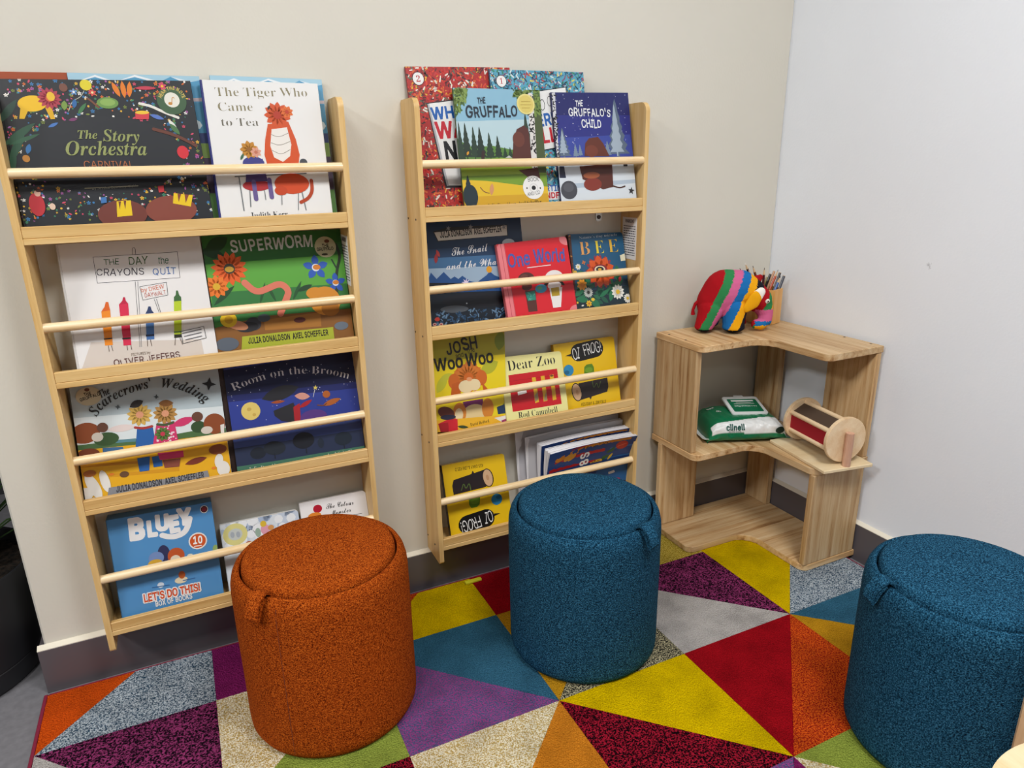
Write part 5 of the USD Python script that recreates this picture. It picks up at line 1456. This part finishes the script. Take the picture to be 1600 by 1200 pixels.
def board(name, z0, z1, mat):
    e = 0.0015
    body = extrude(L_, z1 - z0 - 2 * e, z0 + e)
    inner = L_.buffer(-e)
    tv, tf = trimesh.creation.triangulate_polygon(L_.difference(inner), engine='earcut'); tv = np.asarray(tv)
    parts_ = [body, extrude(inner, z1 - z0 - 0.0001, z0 + 0.00005)]
    for zt, zs, up_ in ((z1 - 0.00005, z1 - e, True), (z0 + 0.00005, z0 + e, False)):
        zz = np.array([zt if inner.exterior.distance(Point(p)) < 1e-6 else zs for p in tv])
        s = trimesh.Trimesh(np.column_stack([tv, zz]), tf, process=False)
        if (s.face_normals[:, 2].mean() < 0) == up_: s.invert()
        parts_.append(s)
    return part(cs, name, trimesh.util.concatenate(parts_), M[mat])


board('bottom_board', RUGZ + 0.0002, 0.030, 'pine_x')
board('middle_board', 0.292, 0.310, 'pine_y')
tb = board('top_board', 0.595, 0.613, 'pine_y')
part(cs, 'side_panel', cbox(-0.4135, -0.3955, -0.185, -0.0145, 0.310, 0.595, 0.002), M['pine_zy'])
part(cs, 'side_panel', cbox(-0.0325, -0.0145, -0.4135, -0.268, 0.310, 0.595, 0.002), M['pine_zy'])
part(cs, 'back_panel', cbox(-0.4150, -0.2800, -0.0600, -0.0420, 0.030, 0.292, 0.002), M['pine_zx'])
part(cs, 'front_panel', cbox(-0.2020, -0.0180, -0.4135, -0.3955, 0.030, 0.292, 0.002), M['pine_zx'])
for z0, z1 in ((0.030, 0.292), (0.310, 0.595)):
    part(cs, 'corner_post', cbox(-0.0355, -0.0145, -0.105, -0.0145, z0, z1, 0.002), M['pine_zy'])
for x, y in ((-0.404, -0.055), (-0.404, -0.125), (-0.024, -0.385), (-0.024, -0.305)):
    part(tb, 'screw', cyl((x, y, 0.6127), (x, y, 0.6134), 0.0032, 12), M['screw'])

# ------------------------------------------------------------------ stuffed elephant on the shelf
ele = thing('stuffed_elephant', 'colour-striped plush elephant toy with lowered trunk, on top of the corner shelf', 'toy', (-0.228, -0.094, 0.613), math.radians(-26))
# local frame: x forwards to the head, y to its left (away from the room), z up


def balls(chain):
    out = []
    for (a, ra), (b, rb) in zip(chain[:-1], chain[1:]):
        pts = []
        for c, r in ((a, ra), (b, rb)):
            s = trimesh.creation.icosphere(2, 1.0).vertices * (r if np.ndim(r) else np.full(3, r)) + c
            pts.append(s)
        out.append(m3.Manifold.hull_points(np.vstack(pts)))
    return out


def blend(chains, edge=0.0028, it=20):
    man = m3.Manifold()
    for c in chains:
        for h in balls(c): man = man + h
    man = man.refine_to_length(edge)
    mm = man.to_mesh(); t = trimesh.Trimesh(mm.vert_properties[:, :3], mm.tri_verts, process=True)
    trimesh.smoothing.filter_taubin(t, lamb=0.5, nu=0.52, iterations=it)
    return t


A3 = lambda *v: np.array(v, float)
eb = blend([
    [(A3(-0.052, 0, 0.075), A3(0.042, 0.046, 0.052)), (A3(-0.020, 0, 0.102), A3(0.060, 0.054, 0.064)), (A3(0.020, 0, 0.108), A3(0.050, 0.050, 0.056)), (A3(0.052, 0, 0.098), A3(0.040, 0.040, 0.042)), (A3(0.074, -0.004, 0.082), A3(0.034, 0.036, 0.036))],
    [(A3(0.078, -0.006, 0.078), 0.030), (A3(0.092, -0.010, 0.048), 0.021), (A3(0.092, -0.014, 0.027), 0.018), (A3(0.080, -0.018, 0.017), 0.016), (A3(0.066, -0.020, 0.017), 0.013)],
    [(A3(0.002, -0.026, 0.062), 0.034), (A3(0.000, -0.034, 0.026), 0.029), (A3(0.000, -0.036, 0.014), A3(0.030, 0.028, 0.014))],
    [(A3(0.020, 0.026, 0.062), 0.032), (A3(0.026, 0.032, 0.024), 0.026), (A3(0.028, 0.032, 0.014), A3(0.027, 0.026, 0.014))],
    [(A3(-0.060, -0.020, 0.058), 0.034), (A3(-0.074, -0.026, 0.026), 0.026), (A3(-0.078, -0.026, 0.014), A3(0.025, 0.025, 0.014))],
    [(A3(-0.050, 0.024, 0.058), 0.032), (A3(-0.048, 0.030, 0.014), A3(0.025, 0.025, 0.014))]])
eb.vertices[:, 2] -= eb.vertices[:, 2].min() - 0.0003
V = np.asarray(eb.vertices)
band = ['#a3121c', '#2f7f4a', '#c8608c', '#1c68a8', '#e8a414', '#1a1a24', '#a3121c', '#2f7f4a', '#e8a414', '#a3121c']
s_ = V[:, 0] * 0.86 - V[:, 2] * 0.38
idx = np.clip(((s_ + 0.108) / 0.0215).astype(int), 0, len(band) - 1)
col = np.array([lin(c) for c in band])[idx]
foot = (V[:, 2] < 0.012) & (V[:, 0] < 0.055)
col[foot] = lin('#141418')
trunk = (V[:, 2] < 0.062) & (V[:, 0] > 0.060)
col[trunk] = lin('#c8608c'); col[trunk & (V[:, 2] < 0.030)] = lin('#1c68a8'); col[trunk & (V[:, 2] < 0.018)] = lin('#e8a414')
# flat colours per face
F_ = np.asarray(eb.faces); fc = col[F_[:, 0]]
bodyprim = part(ele, 'body', (V[F_].reshape(-1, 3), np.arange(len(F_) * 3).reshape(-1, 3)), M['plush'], False, colors=np.repeat(fc, 3, 0))
UsdGeom.Mesh(bodyprim).CreateNormalsAttr(Vt.Vec3fArray.FromNumpy(np.asarray(eb.vertex_normals)[F_].reshape(-1, 3).astype(np.float32))); UsdGeom.Mesh(bodyprim).SetNormalsInterpolation('vertex')
plain('felt_white', '#e8e4dc', 0.95, 0.15); plain('felt_yellow', '#e2a012', 0.95, 0.15); plain('felt_red', '#a3121c', 0.95, 0.15); plain('felt_dark', '#16161c', 0.95, 0.15); plain('bead_black', '#0c0c0e', 0.2)


def ear(side, name, pts, mat):
    c = blend([pts], 0.003, 6)
    return part(ele, name, c, M[mat], 60)


ear(-1, 'ear', [(A3(0.066, -0.036, 0.112), A3(0.012, 0.006, 0.012)), (A3(0.046, -0.050, 0.092), A3(0.016, 0.006, 0.022)), (A3(0.026, -0.053, 0.072), A3(0.010, 0.005, 0.012))], 'felt_yellow')
w_ = blend([[(A3(0.066, -0.0375, 0.1125), A3(0.0125, 0.0062, 0.0125)), (A3(0.056, -0.0440, 0.1030), A3(0.0145, 0.0064, 0.0170))]], 0.003, 4)
part(stage.GetPrimAtPath(ele.GetPath().AppendChild('ear')), 'ear_tip', w_, M['felt_white'], 60)
ear(1, 'ear', [(A3(0.062, 0.034, 0.112), A3(0.012, 0.006, 0.012)), (A3(0.084, 0.060, 0.126), A3(0.012, 0.006, 0.016)), (A3(0.098, 0.074, 0.134), A3(0.008, 0.005, 0.008))], 'felt_red')
ey = part(ele, 'eye', lathe([(0, -0.002), (0.0065, -0.002), (0.0065, 0.0006), (0.004, 0.0018), (0, 0.002)], 20), M['felt_white'], 40)
UsdGeom.Xformable(ey).AddTransformOp().Set(Gf.Matrix4d(0.95, 0.31, 0, 0, 0.10, -0.30, 0.95, 0, 0.31, -0.90, -0.30, 0, 0.086, -0.0395, 0.087, 1))
part(ey, 'pupil', lathe([(0, 0.0012), (0.0028, 0.0014), (0.002, 0.003), (0, 0.0034)], 16), M['bead_black'], 40)
part(ele, 'tail', sweep([(-0.088, 0.0, 0.085), (-0.098, 0.002, 0.075), (-0.103, 0.004, 0.058), (-0.102, 0.005, 0.045)], [0.005, 0.0045, 0.004, 0.006], 10), M['felt_red'], 40)

# ------------------------------------------------------------------ pencil holder and pencils
cup = thing('pencil_holder', 'six-sided bamboo holder full of pencils, behind the stuffed elephant', 'pencil holder', (-0.076, -0.064, 0.613))
hexo = Polygon([(0.047 * math.cos(a), 0.047 * math.sin(a)) for a in np.arange(6) * math.pi / 3 + math.radians(18)])
hexi = hexo.buffer(-0.0055, join_style=2)
part(cup, 'wall_panels', extrude(hexo.difference(hexi), 0.0985, 0.0015), M['bamboo'])
part(cup, 'base', extrude(hexi.buffer(-0.0002), 0.006, 0.0003), M['bamboo'])
plain('graphite', '#2a2a2c', 0.5); plain('cut_wood', '#d0b088', 0.7)


def pencil(label, base, tip, color, lead='graphite', blunt=False, group=None, r=0.0036):
    base, tip = np.array(base, float), np.array(tip, float); d = tip - base; L = np.linalg.norm(d); z = d / L
    a = np.cross([0, 0, 1.0], z)
    a = a / np.linalg.norm(a) if np.linalg.norm(a) > 1e-6 else np.array([1.0, 0, 0]); b = np.cross(z, a)
    t = thing('pencil', label, 'pencil', matrix=Gf.Matrix4d(*a, 0, *b, 0, *z, 0, *base, 1), group=group)
    m = plain('lacquer_' + color[1:], color, 0.3) if 'lacquer_' + color[1:] not in M else M['lacquer_' + color[1:]]
    if blunt:
        part(t, 'shaft', cyl((0, 0, 0), (0, 0, L), r, 6), m)
        part(t, 'end_cap', cyl((0, 0, L), (0, 0, L + 0.0012), r * 0.95, 12), M['cut_wood'])
        return
    part(t, 'shaft', cyl((0, 0, 0), (0, 0, L - 0.020), r, 6), m)
    part(t, 'sharpened_cone', cyl((0, 0, L - 0.020), (0, 0, L - 0.006), r * 0.95, 12, 0.0012), M['cut_wood'], 40)
    part(t, 'lead', cyl((0, 0, L - 0.006), (0, 0, L), 0.0012, 8, 0.0003), M[lead])


plain('lead_white', '#eeeae4', 0.6); plain('lead_pink', '#c88a90', 0.6)
PZ = 0.6195
for lab, bx, tx, ty, tz, c, ld, bl in (
        ('dark brown pencil leaning farthest left out of the bamboo holder', -0.05, -0.157, -0.04, 0.773, '#4a2a20', 'graphite', False),
        ('black pencil with white point, tallest on the left of the holder', -0.052, -0.146, -0.048, 0.788, '#1c1c20', 'lead_white', False),
        ('short dark green pencil between the black and the brown one', -0.054, -0.14, -0.056, 0.77, '#23403a', 'lead_pink', False),
        ('red-brown pencil with pale point, second cluster on the left', -0.058, -0.132, -0.064, 0.781, '#6a3a24', 'graphite', False),
        ('dark red pencil standing alone in the middle of the holder', -0.096, -0.097, -0.0735, 0.774, '#48161a', 'graphite', False),
        ('olive pencil at the left of the right-hand bunch', -0.088, -0.05, -0.04, 0.738, '#8a7a3a', 'graphite', True),
        ('black pencil with a pale stripe leaning right behind the ear', -0.096, -0.047, -0.048, 0.748, '#221e1e', 'graphite', True),
        ('tan blunt pencil in the middle of the right-hand bunch', -0.098, -0.041, -0.056, 0.756, '#b98a68', 'graphite', True),
        ('orange-red pencil with sharpened point leaning right', -0.098, -0.034, -0.064, 0.762, '#b84a22', 'graphite', False),
        ('black blunt pencil just right of the orange-red one', -0.084, -0.036, -0.0735, 0.754, '#17171a', 'graphite', True),
        ('blue pencil leaning right in the holder', -0.092, -0.041, -0.0815, 0.747, '#2a5aa0', 'graphite', False),
        ('navy blunt pencil leaning farthest right', -0.084, -0.036, -0.0895, 0.747, '#1c2438', 'graphite', True)):
    pencil(lab, (bx, ty, PZ + 0.002), (tx, ty, tz), c, ld, bl)

# ------------------------------------------------------------------ pack of wipes
wp = thing('wipes_pack', 'green and white soft pack of cleaning wipes on the middle shelf', 'wipes', (-0.196, -0.127, 0.3102), math.radians(-22))
WL, WD, WH = 0.113, 0.084, 0.066
nu, nv = 180, 150
uu = np.linspace(-1, 1, nu); vv_ = np.linspace(0, 1, nv, endpoint=False)
verts, cols = [], []
for u in uu:
    p = 1 - abs(u) ** 6; prof = max(p, 0.0) ** 0.55
    hh = 0.0035 + (WH - 0.0035) * prof
    dd = WD * (0.86 + 0.14 * (1 - abs(u) ** 3))
    for q in vv_:
        a = 2 * math.pi * q
        ca, sa = math.cos(a), math.sin(a)
        y = dd * np.sign(ca) * abs(ca) ** (0.55 if prof > 0.3 else 0.9); zc = 0.5 + 0.5 * np.sign(sa) * abs(sa) ** 0.6
        wr = (meshkit.noise(np.array([u * 9 + 3, ca * 3 + 5, sa * 3 + 7])) - 0.5) * 0.004 * (0.4 + abs(u)) + (meshkit.noise(np.array([u * 24 + 3, ca * 7 + 5, sa * 5 + 7])) - 0.5) * 0.0012
        z = hh * zc
        x = u * WL
        verts.append((x, y + wr * (1 if ca > 0 else -1), max(z + wr * zc, 0.0)))
        front = ca < 0
        green, deep, white = '#0c7048', '#075238', '#e6e9e8'
        wave = 0.52 + 0.05 * math.sin(u * 2.6 + 0.4) + 0.13 * u
        lowb = 0.44 + 0.10 * max(0, u + 0.45) ** 1.2 - 0.10 * math.sin(u * 2.6)
        isw = (y < (-0.66 + 0.10 * u + 0.05 * math.sin(3 * u)) * dd) and zc > lowb and u > -0.90
        cols.append(lin(white if isw else green))
verts = np.array(verts); cols = np.array(cols); fcs = []
for i in range(nu - 1):
    for k in range(nv):
        l = (k + 1) % nv
        fcs += [[i * nv + k, (i + 1) * nv + l, (i + 1) * nv + k], [i * nv + k, i * nv + l, (i + 1) * nv + l]]
for e, s in ((0, 1), ((nu - 1) * nv, -1)):
    c0 = len(verts); verts = np.vstack([verts, verts[e:e + nv].mean(0)]); cols = np.vstack([cols, cols[e]])
    for k in range(nv):
        l = (k + 1) % nv
        fcs.append([c0, e + l, e + k][::s])
pm = trimesh.Trimesh(verts, fcs, process=False)
if pm.volume < 0: fcs = [f[::-1] for f in fcs]
part(wp, 'film_bag', (verts, np.array(fcs)), M['film_print'], True, colors=cols)
for s in (-1, 1):
    fl = cbox(s * WL - 0.010, s * WL + 0.010, -WD * 0.88, WD * 0.88, 0.0008, 0.0026, 0.0004).subdivide().subdivide().subdivide()
    v = fl.vertices; v[:, 2] += 0.004 + 0.0015 * np.sin(v[:, 1] * 160) + (0.010 if s < 0 else 0.004) * np.abs(v[:, 1] / WD) ** 2
    fl.vertices = v
    part(wp, 'crimped_end', fl, plain('film_white' if s < 0 else 'film_green', '#dfe4e2' if s < 0 else '#0c7048', 0.35), 40)
lid_o = rrect(0.106, 0.102, 0.009, -0.053, -0.051)
ld = part(wp, 'lid', trimesh.util.concatenate([extrude(lid_o, 0.004, 0.0), extrude(lid_o.buffer(-0.001), 0.0012, 0.004), extrude(sbox(-0.012, 0.048, 0.012, 0.059).buffer(0.002), 0.004, 0.0)]), plain('lid_plastic', '#e4e8e7', 0.35))
LM = Gf.Matrix4d(0.995, 0.0, -0.02, 0, 0, 0.985, 0.16, 0, 0.02, -0.16, 0.985, 0, 0.022, 0.022, 0.0730, 1)
UsdGeom.Xformable(ld).AddTransformOp().Set(LM)
part(ld, 'lid_label', extrude(rrect(0.086, 0.074, 0.004, -0.043, -0.040), 0.0006, 0.0052), plain('label_green', '#0f6c48', 0.4))


def flat_text(parent, name, items, mat, z, place=None):
    vv, ff, n = [], [], 0
    for g in items:
        for q in polys(g):
            v, f = trimesh.creation.triangulate_polygon(q, engine='earcut'); v = np.asarray(v)
            if not len(f): continue
            if np.cross(v[f[0, 1]] - v[f[0, 0]], v[f[0, 2]] - v[f[0, 0]]) < 0: f = f[:, ::-1]
            if place is not None:                              # fine pieces, so that the letters follow the surface
                v3, f = trimesh.remesh.subdivide_to_size(np.column_stack([v, np.zeros(len(v))]), f, 0.0025, max_iter=12); v = v3[:, :2]
            p = np.column_stack([v, np.full(len(v), z)]) if place is None else place(v)
            vv.append(p); ff.append(np.asarray(f) + n); n += len(v)
    return part(parent, name, (np.vstack(vv), np.vstack(ff)), mat)


turn = lambda gs: [affinity.rotate(g, 180, origin=(0, 0)) for g in gs]
flat_text(ld, 'lid_lettering', turn(text_polys('2 in 1 Universal Wipes', 'bold', (-0.033, 0.006), (0.033, 0.006), 0.006) + [sbox(-0.030, -0.0040, 0.030, -0.0028), sbox(-0.030, -0.0085, 0.030, -0.0073), sbox(-0.022, -0.0130, 0.022, -0.0118)]), M['label_white'], 0.0060)
flat_text(ld, 'lid_strip', [sbox(-0.033, 0.019, 0.033, 0.027)], M['label_white'], 0.0060)
# lettering on the front, laid onto the bag's own surface
fr = verts[:nu * nv].reshape(nu, nv, 3)
ksel = [k for k in range(nv) if math.cos(2 * math.pi * k / nv) < -0.02]


def on_bag(v):
    out = []
    for x, z in v:
        i = int(np.clip(round((x / WL + 1) / 2 * (nu - 1)), 3, nu - 4)); y = []
        for c in fr[i - 3:i + 4, ksel]:                        # the outermost point of the bag nearby, so that no wrinkle covers a letter
            o = np.argsort(c[:, 2]); y.append(min(np.interp(z + d, c[o, 2], c[o, 1]) for d in (-0.003, -0.0015, 0, 0.0015)))
        out.append((x, min(y) - 0.0008, z))
    return np.array(out)


flat_text(wp, 'maker_lettering', text_polys('clinell', 'bold', (-0.066, 0.0425), (-0.014, 0.0430), 0.0150), plain('ink_teal', '#0e4f46', 0.5), 0, on_bag)
flat_text(wp, 'small_lettering', text_polys('SURFACE', 'sans', (-0.060, 0.0365), (-0.024, 0.0370), 0.0038), M['ink_teal'], 0, on_bag)
flat_text(wp, 'count_lettering', turn(text_polys('200', 'bold', (-0.011, 0), (0.011, 0), 0.007)), M['label_white'], 0, lambda v: np.column_stack([v[:, 0] - 0.074, v[:, 1] + 0.040, np.array([fr[int(np.clip(round(((x - 0.074) / WL + 1) / 2 * (nu - 1)), 0, nu - 1))][:, 2].max() + 0.001 for x in v[:, 0]])]))
flat_text(wp, 'recycling_mark', [Point(0, 0).buffer(0.007).difference(Point(0, 0).buffer(0.0058)), star(0, 0, 0.005, 3)], M['label_white'], 0, lambda v: np.column_stack([v[:, 0] - 0.060, v[:, 1] + 0.004, np.array([fr[int(np.clip(round(((x - 0.060) / WL + 1) / 2 * (nu - 1)), 0, nu - 1))][:, 2].max() + 0.001 for x in v[:, 0]])]))
for x, z in ((0.088, 0.036),):
    flat_text(wp, 'dark_oval', [ellipse(x, z, 0.013, 0.0055 if x < 0 else 0.010, 0, 8)], plain('ink_bottle', '#06281f', 0.5) if 'ink_bottle' not in M else M['ink_bottle'], 0, on_bag)

# ------------------------------------------------------------------ wooden rolling drum toy
TB = np.array([(-0.199, -0.463), (-0.051, -0.446), (-0.024, -0.226), (-0.163, -0.243)])
ang = math.atan2(-0.243 + 0.463, -0.163 + 0.199)
toy = thing('rolling_drum_toy', 'wooden rolling drum toy with red cloth panel on the middle shelf', 'toy', (-0.1145, -0.345, 0.3103), ang)
# local x runs along the drum axis (+x to the back), y across
part(toy, 'base_board', cbox(-0.111, 0.111, -0.074, 0.074, 0, 0.009, 0.0015), M['birch_ply'])
AZ = 0.075
for x in (-0.100, 0.092):
    part(toy, 'post', cyl((x, 0.0, 0.009), (x, 0.0, 0.098), 0.0102, 24), M['dowel_pink'], 40)
part(toy, 'axle', cyl((-0.094, 0, AZ), (0.088, 0, AZ), 0.0035, 16), M['beech'], 40)
plain('cloth_red', '#a00f22', 0.9); plain('cloth_brown', '#4b3a2c', 0.9); plain('cloth_blue', '#2a4a7a', 0.9); plain('cloth_tan', '#a88a5a', 0.9)
for x0_, x1_ in ((-0.089, -0.079), (0.071, 0.081)):
    d = cyl((x0_ + 0.001, 0, AZ), (x1_ - 0.001, 0, AZ), 0.060, 64)
    d2 = cyl((x0_, 0, AZ), (x1_, 0, AZ), 0.0588, 64)
    part(toy, 'end_disc', trimesh.util.concatenate([d, d2]), M['beech'], 40)
for i in range(6):
    a = math.radians(30 + 60 * i); b = math.radians(90 + 60 * i); R_ = 0.0485
    pa = (R_ * math.cos(a), AZ + R_ * math.sin(a)); pb = (R_ * math.cos(b), AZ + R_ * math.sin(b))
    part(toy, 'rail', cyl((-0.0795, *pa), (0.0715, *pa), 0.0062, 12), M['beech'], 40)
    if i in (0, 5, 2, 3):
        q = np.array([(-0.079, *pa), (0.071, *pa), (0.071, *pb), (-0.079, *pb)]); nrm = np.array([0, math.cos((a + b) / 2), math.sin((a + b) / 2)]) * 0.0012
        m = trimesh.Trimesh(np.vstack([q + nrm, q - nrm]), [[0, 1, 2], [0, 2, 3], [4, 6, 5], [4, 7, 6], [0, 4, 5], [0, 5, 1], [1, 5, 6], [1, 6, 2], [2, 6, 7], [2, 7, 3], [3, 7, 4], [3, 4, 0]], process=False); m.fix_normals()
        part(toy, 'cloth_panel', m, M[{0: 'cloth_brown', 5: 'cloth_red', 2: 'cloth_blue', 3: 'cloth_tan'}[i]])

# ------------------------------------------------------------------ little wooden chair at the lower right, cut by the frame
ch = thing('child_chair', 'small light wooden chair with rounded seat, cut off at the lower right corner', 'chair', (-0.66, -1.335, 0.0125))
seat = Point(0, 0).buffer(0.175, quad_segs=24).intersection(sbox(-0.2, -0.2, 0.159, 0.2))
part(ch, 'seat', trimesh.util.concatenate([extrude(seat.buffer(-0.003), 0.022, 0.267), extrude(seat, 0.016, 0.270)]), M['birch_ply'], 30)
part(ch, 'back_panel', cbox(0.160, 0.178, -0.262, 0.245, 0.0, 0.52, 0.004), M['beech_upright'] if 'beech_upright' in M else wood('beech_upright', 2, [(0.3, '#c39a6c'), (0.5, '#d3ae82'), (0.75, '#dfc29c')], 30.0, 0.08))
for x, y in ((-0.10, 0.09), (-0.10, -0.09)):
    part(ch, 'leg', cyl((x * 1.15, y * 1.15, 0.0), (x, y, 0.267), 0.013, 20, 0.016), M['beech_upright'], 40)

# ------------------------------------------------------------------ potted plant beyond the end of the wall
pot = thing('plant_pot', 'large matt black plant pot behind the end of the wall, lower left', 'plant pot', (-2.175, 0.150, 0))
plain('pot_black', '#1b1c20', 0.55); speckled('soil', [(0.35, '#0c0a08'), (0.65, '#2e241c')], 90.0, rough=1.0, bump=0.01, bscale=60.0)
part(pot, 'shell', lathe([(0, 0.001), (0.155, 0.001), (0.168, 0.004), (0.173, 0.012), (0.176, 0.052), (0.1745, 0.0535), (0.1745, 0.0555), (0.177, 0.057), (0.196, 0.262), (0.195, 0.266), (0.191, 0.266), (0.189, 0.262), (0.186, 0.225), (0, 0.225)], 96), M['pot_black'], 40)
g = np.linspace(-0.186, 0.186, 34); sv = np.array([(x, y, 0.233 + 0.012 * meshkit.fbm(np.array([[x * 40 + 5, y * 40 + 5, 0.5]]))[0]) for x in g for y in g])
sf = [[i * 34 + j, (i + 1) * 34 + j, (i + 1) * 34 + j + 1] for i in range(33) for j in range(33)] + [[i * 34 + j, (i + 1) * 34 + j + 1, i * 34 + j + 1] for i in range(33) for j in range(33)]
sf = [f for f in sf if all(math.hypot(sv[k][0], sv[k][1]) < 0.186 for k in f)]
soil = trimesh.Trimesh(sv, sf, process=False); soil.remove_unreferenced_vertices()
part(pot, 'soil', soil, M['soil'], True)
leafm = usdkit.material(stage, LK + 'leaf_green', {'p': ('principled_bsdf', dict(base_color=lin('#3d5a2c'), roughness=0.45)), 't': ('translucent_bsdf', dict(color=lin('#5a7a3a'))), 'm': ('mix_closure', dict(fac=0.2))}, [('p.BSDF', 'm.closure1'), ('t.BSDF', 'm.closure2')], surface='m.closure')
pl = thing('potted_plant', 'dark green strap-leaved plant growing from the black pot', 'plant', (-2.175, 0.150, 0.236))
rnd = random.Random(12)
for i in range(34):
    a = rnd.uniform(0, 2 * math.pi) if i < 26 else rnd.uniform(-0.7, 0.5); Ln = rnd.uniform(0.28, 0.52); lean = rnd.uniform(0.35, 1.1); wd = rnd.uniform(0.006, 0.010)
    if -0.9 < a - 2 * math.pi * (a > math.pi) < 0.9 and lean > 0.4: Ln = min(Ln, 0.30)
    pts = []; ro_ = 0.03 if i < 26 else rnd.uniform(0.08, 0.13); p = np.array([ro_ * math.cos(a), ro_ * math.sin(a), 0.0]); th = 0.15
    if i >= 26: lean = rnd.uniform(-0.15, 0.12); Ln = rnd.uniform(0.22, 0.4)
    for k in range(12):
        pts.append(p.copy()); th = 0.12 + lean * (k / 11) ** 1.3 * 1.6
        p = p + Ln / 11 * np.array([math.sin(th) * math.cos(a), math.sin(th) * math.sin(a), math.cos(th)])
    side = np.array([-math.sin(a), math.cos(a), 0]); lv = []
    for k, q in enumerate(pts):
        w_ = wd * math.sin(math.pi * min(0.16 + 0.84 * k / 11, 0.985)) ** 0.7
        lv += [q - side * w_, q + np.array([0, 0, -0.002]), q + side * w_]
    lf = []
    for k in range(11):
        b0, b1 = 3 * k, 3 * k + 3
        lf += [[b0, b0 + 1, b1 + 1], [b0, b1 + 1, b1], [b0 + 1, b0 + 2, b1 + 2], [b0 + 1, b1 + 2, b1 + 1]]
    lv = np.array(lv)
    lv[:, 0] = np.where((lv[:, 0] > 0.185) & (lv[:, 1] > -0.20), 0.185, lv[:, 0])
    part(pl, 'strap_leaf', (lv, np.array(lf)), leafm, True)
for i in range(7):
    dy = rnd.uniform(0.0, 0.13); dz = rnd.uniform(0.02, 0.17); w0 = rnd.uniform(0.004, 0.0065)
    pts = [np.array([0.06, 0.02 + dy * 0.4, 0.0]), np.array([0.11, 0.03 + dy * 0.6, dz * 0.7]), np.array([0.155, 0.04 + dy * 0.8, dz]), np.array([0.185, 0.05 + dy, dz * 1.02]), np.array([0.215, 0.05 + dy * 1.1, dz * 0.85])]
    lv, lf = [], []
    for k, p_ in enumerate(pts):
        w_ = w0 * (0.7, 1, 1, 0.7, 0.08)[k]
        lv += [p_ + np.array([0.3, -0.9, 0.1]) * w_, p_ + np.array([0, 0, -0.0015]), p_ + np.array([-0.3, 0.9, 0.1]) * w_]
    for k in range(4):
        b0, b1 = 3 * k, 3 * k + 3
        lf += [[b0, b0 + 1, b1 + 1], [b0, b1 + 1, b1], [b0 + 1, b0 + 2, b1 + 2], [b0 + 1, b1 + 2, b1 + 1]]
    lv = np.array(lv); lv[:, 1] = np.maximum(lv[:, 1], -0.005)
    part(pl, 'strap_leaf', (lv, np.array(lf)), leafm, True)
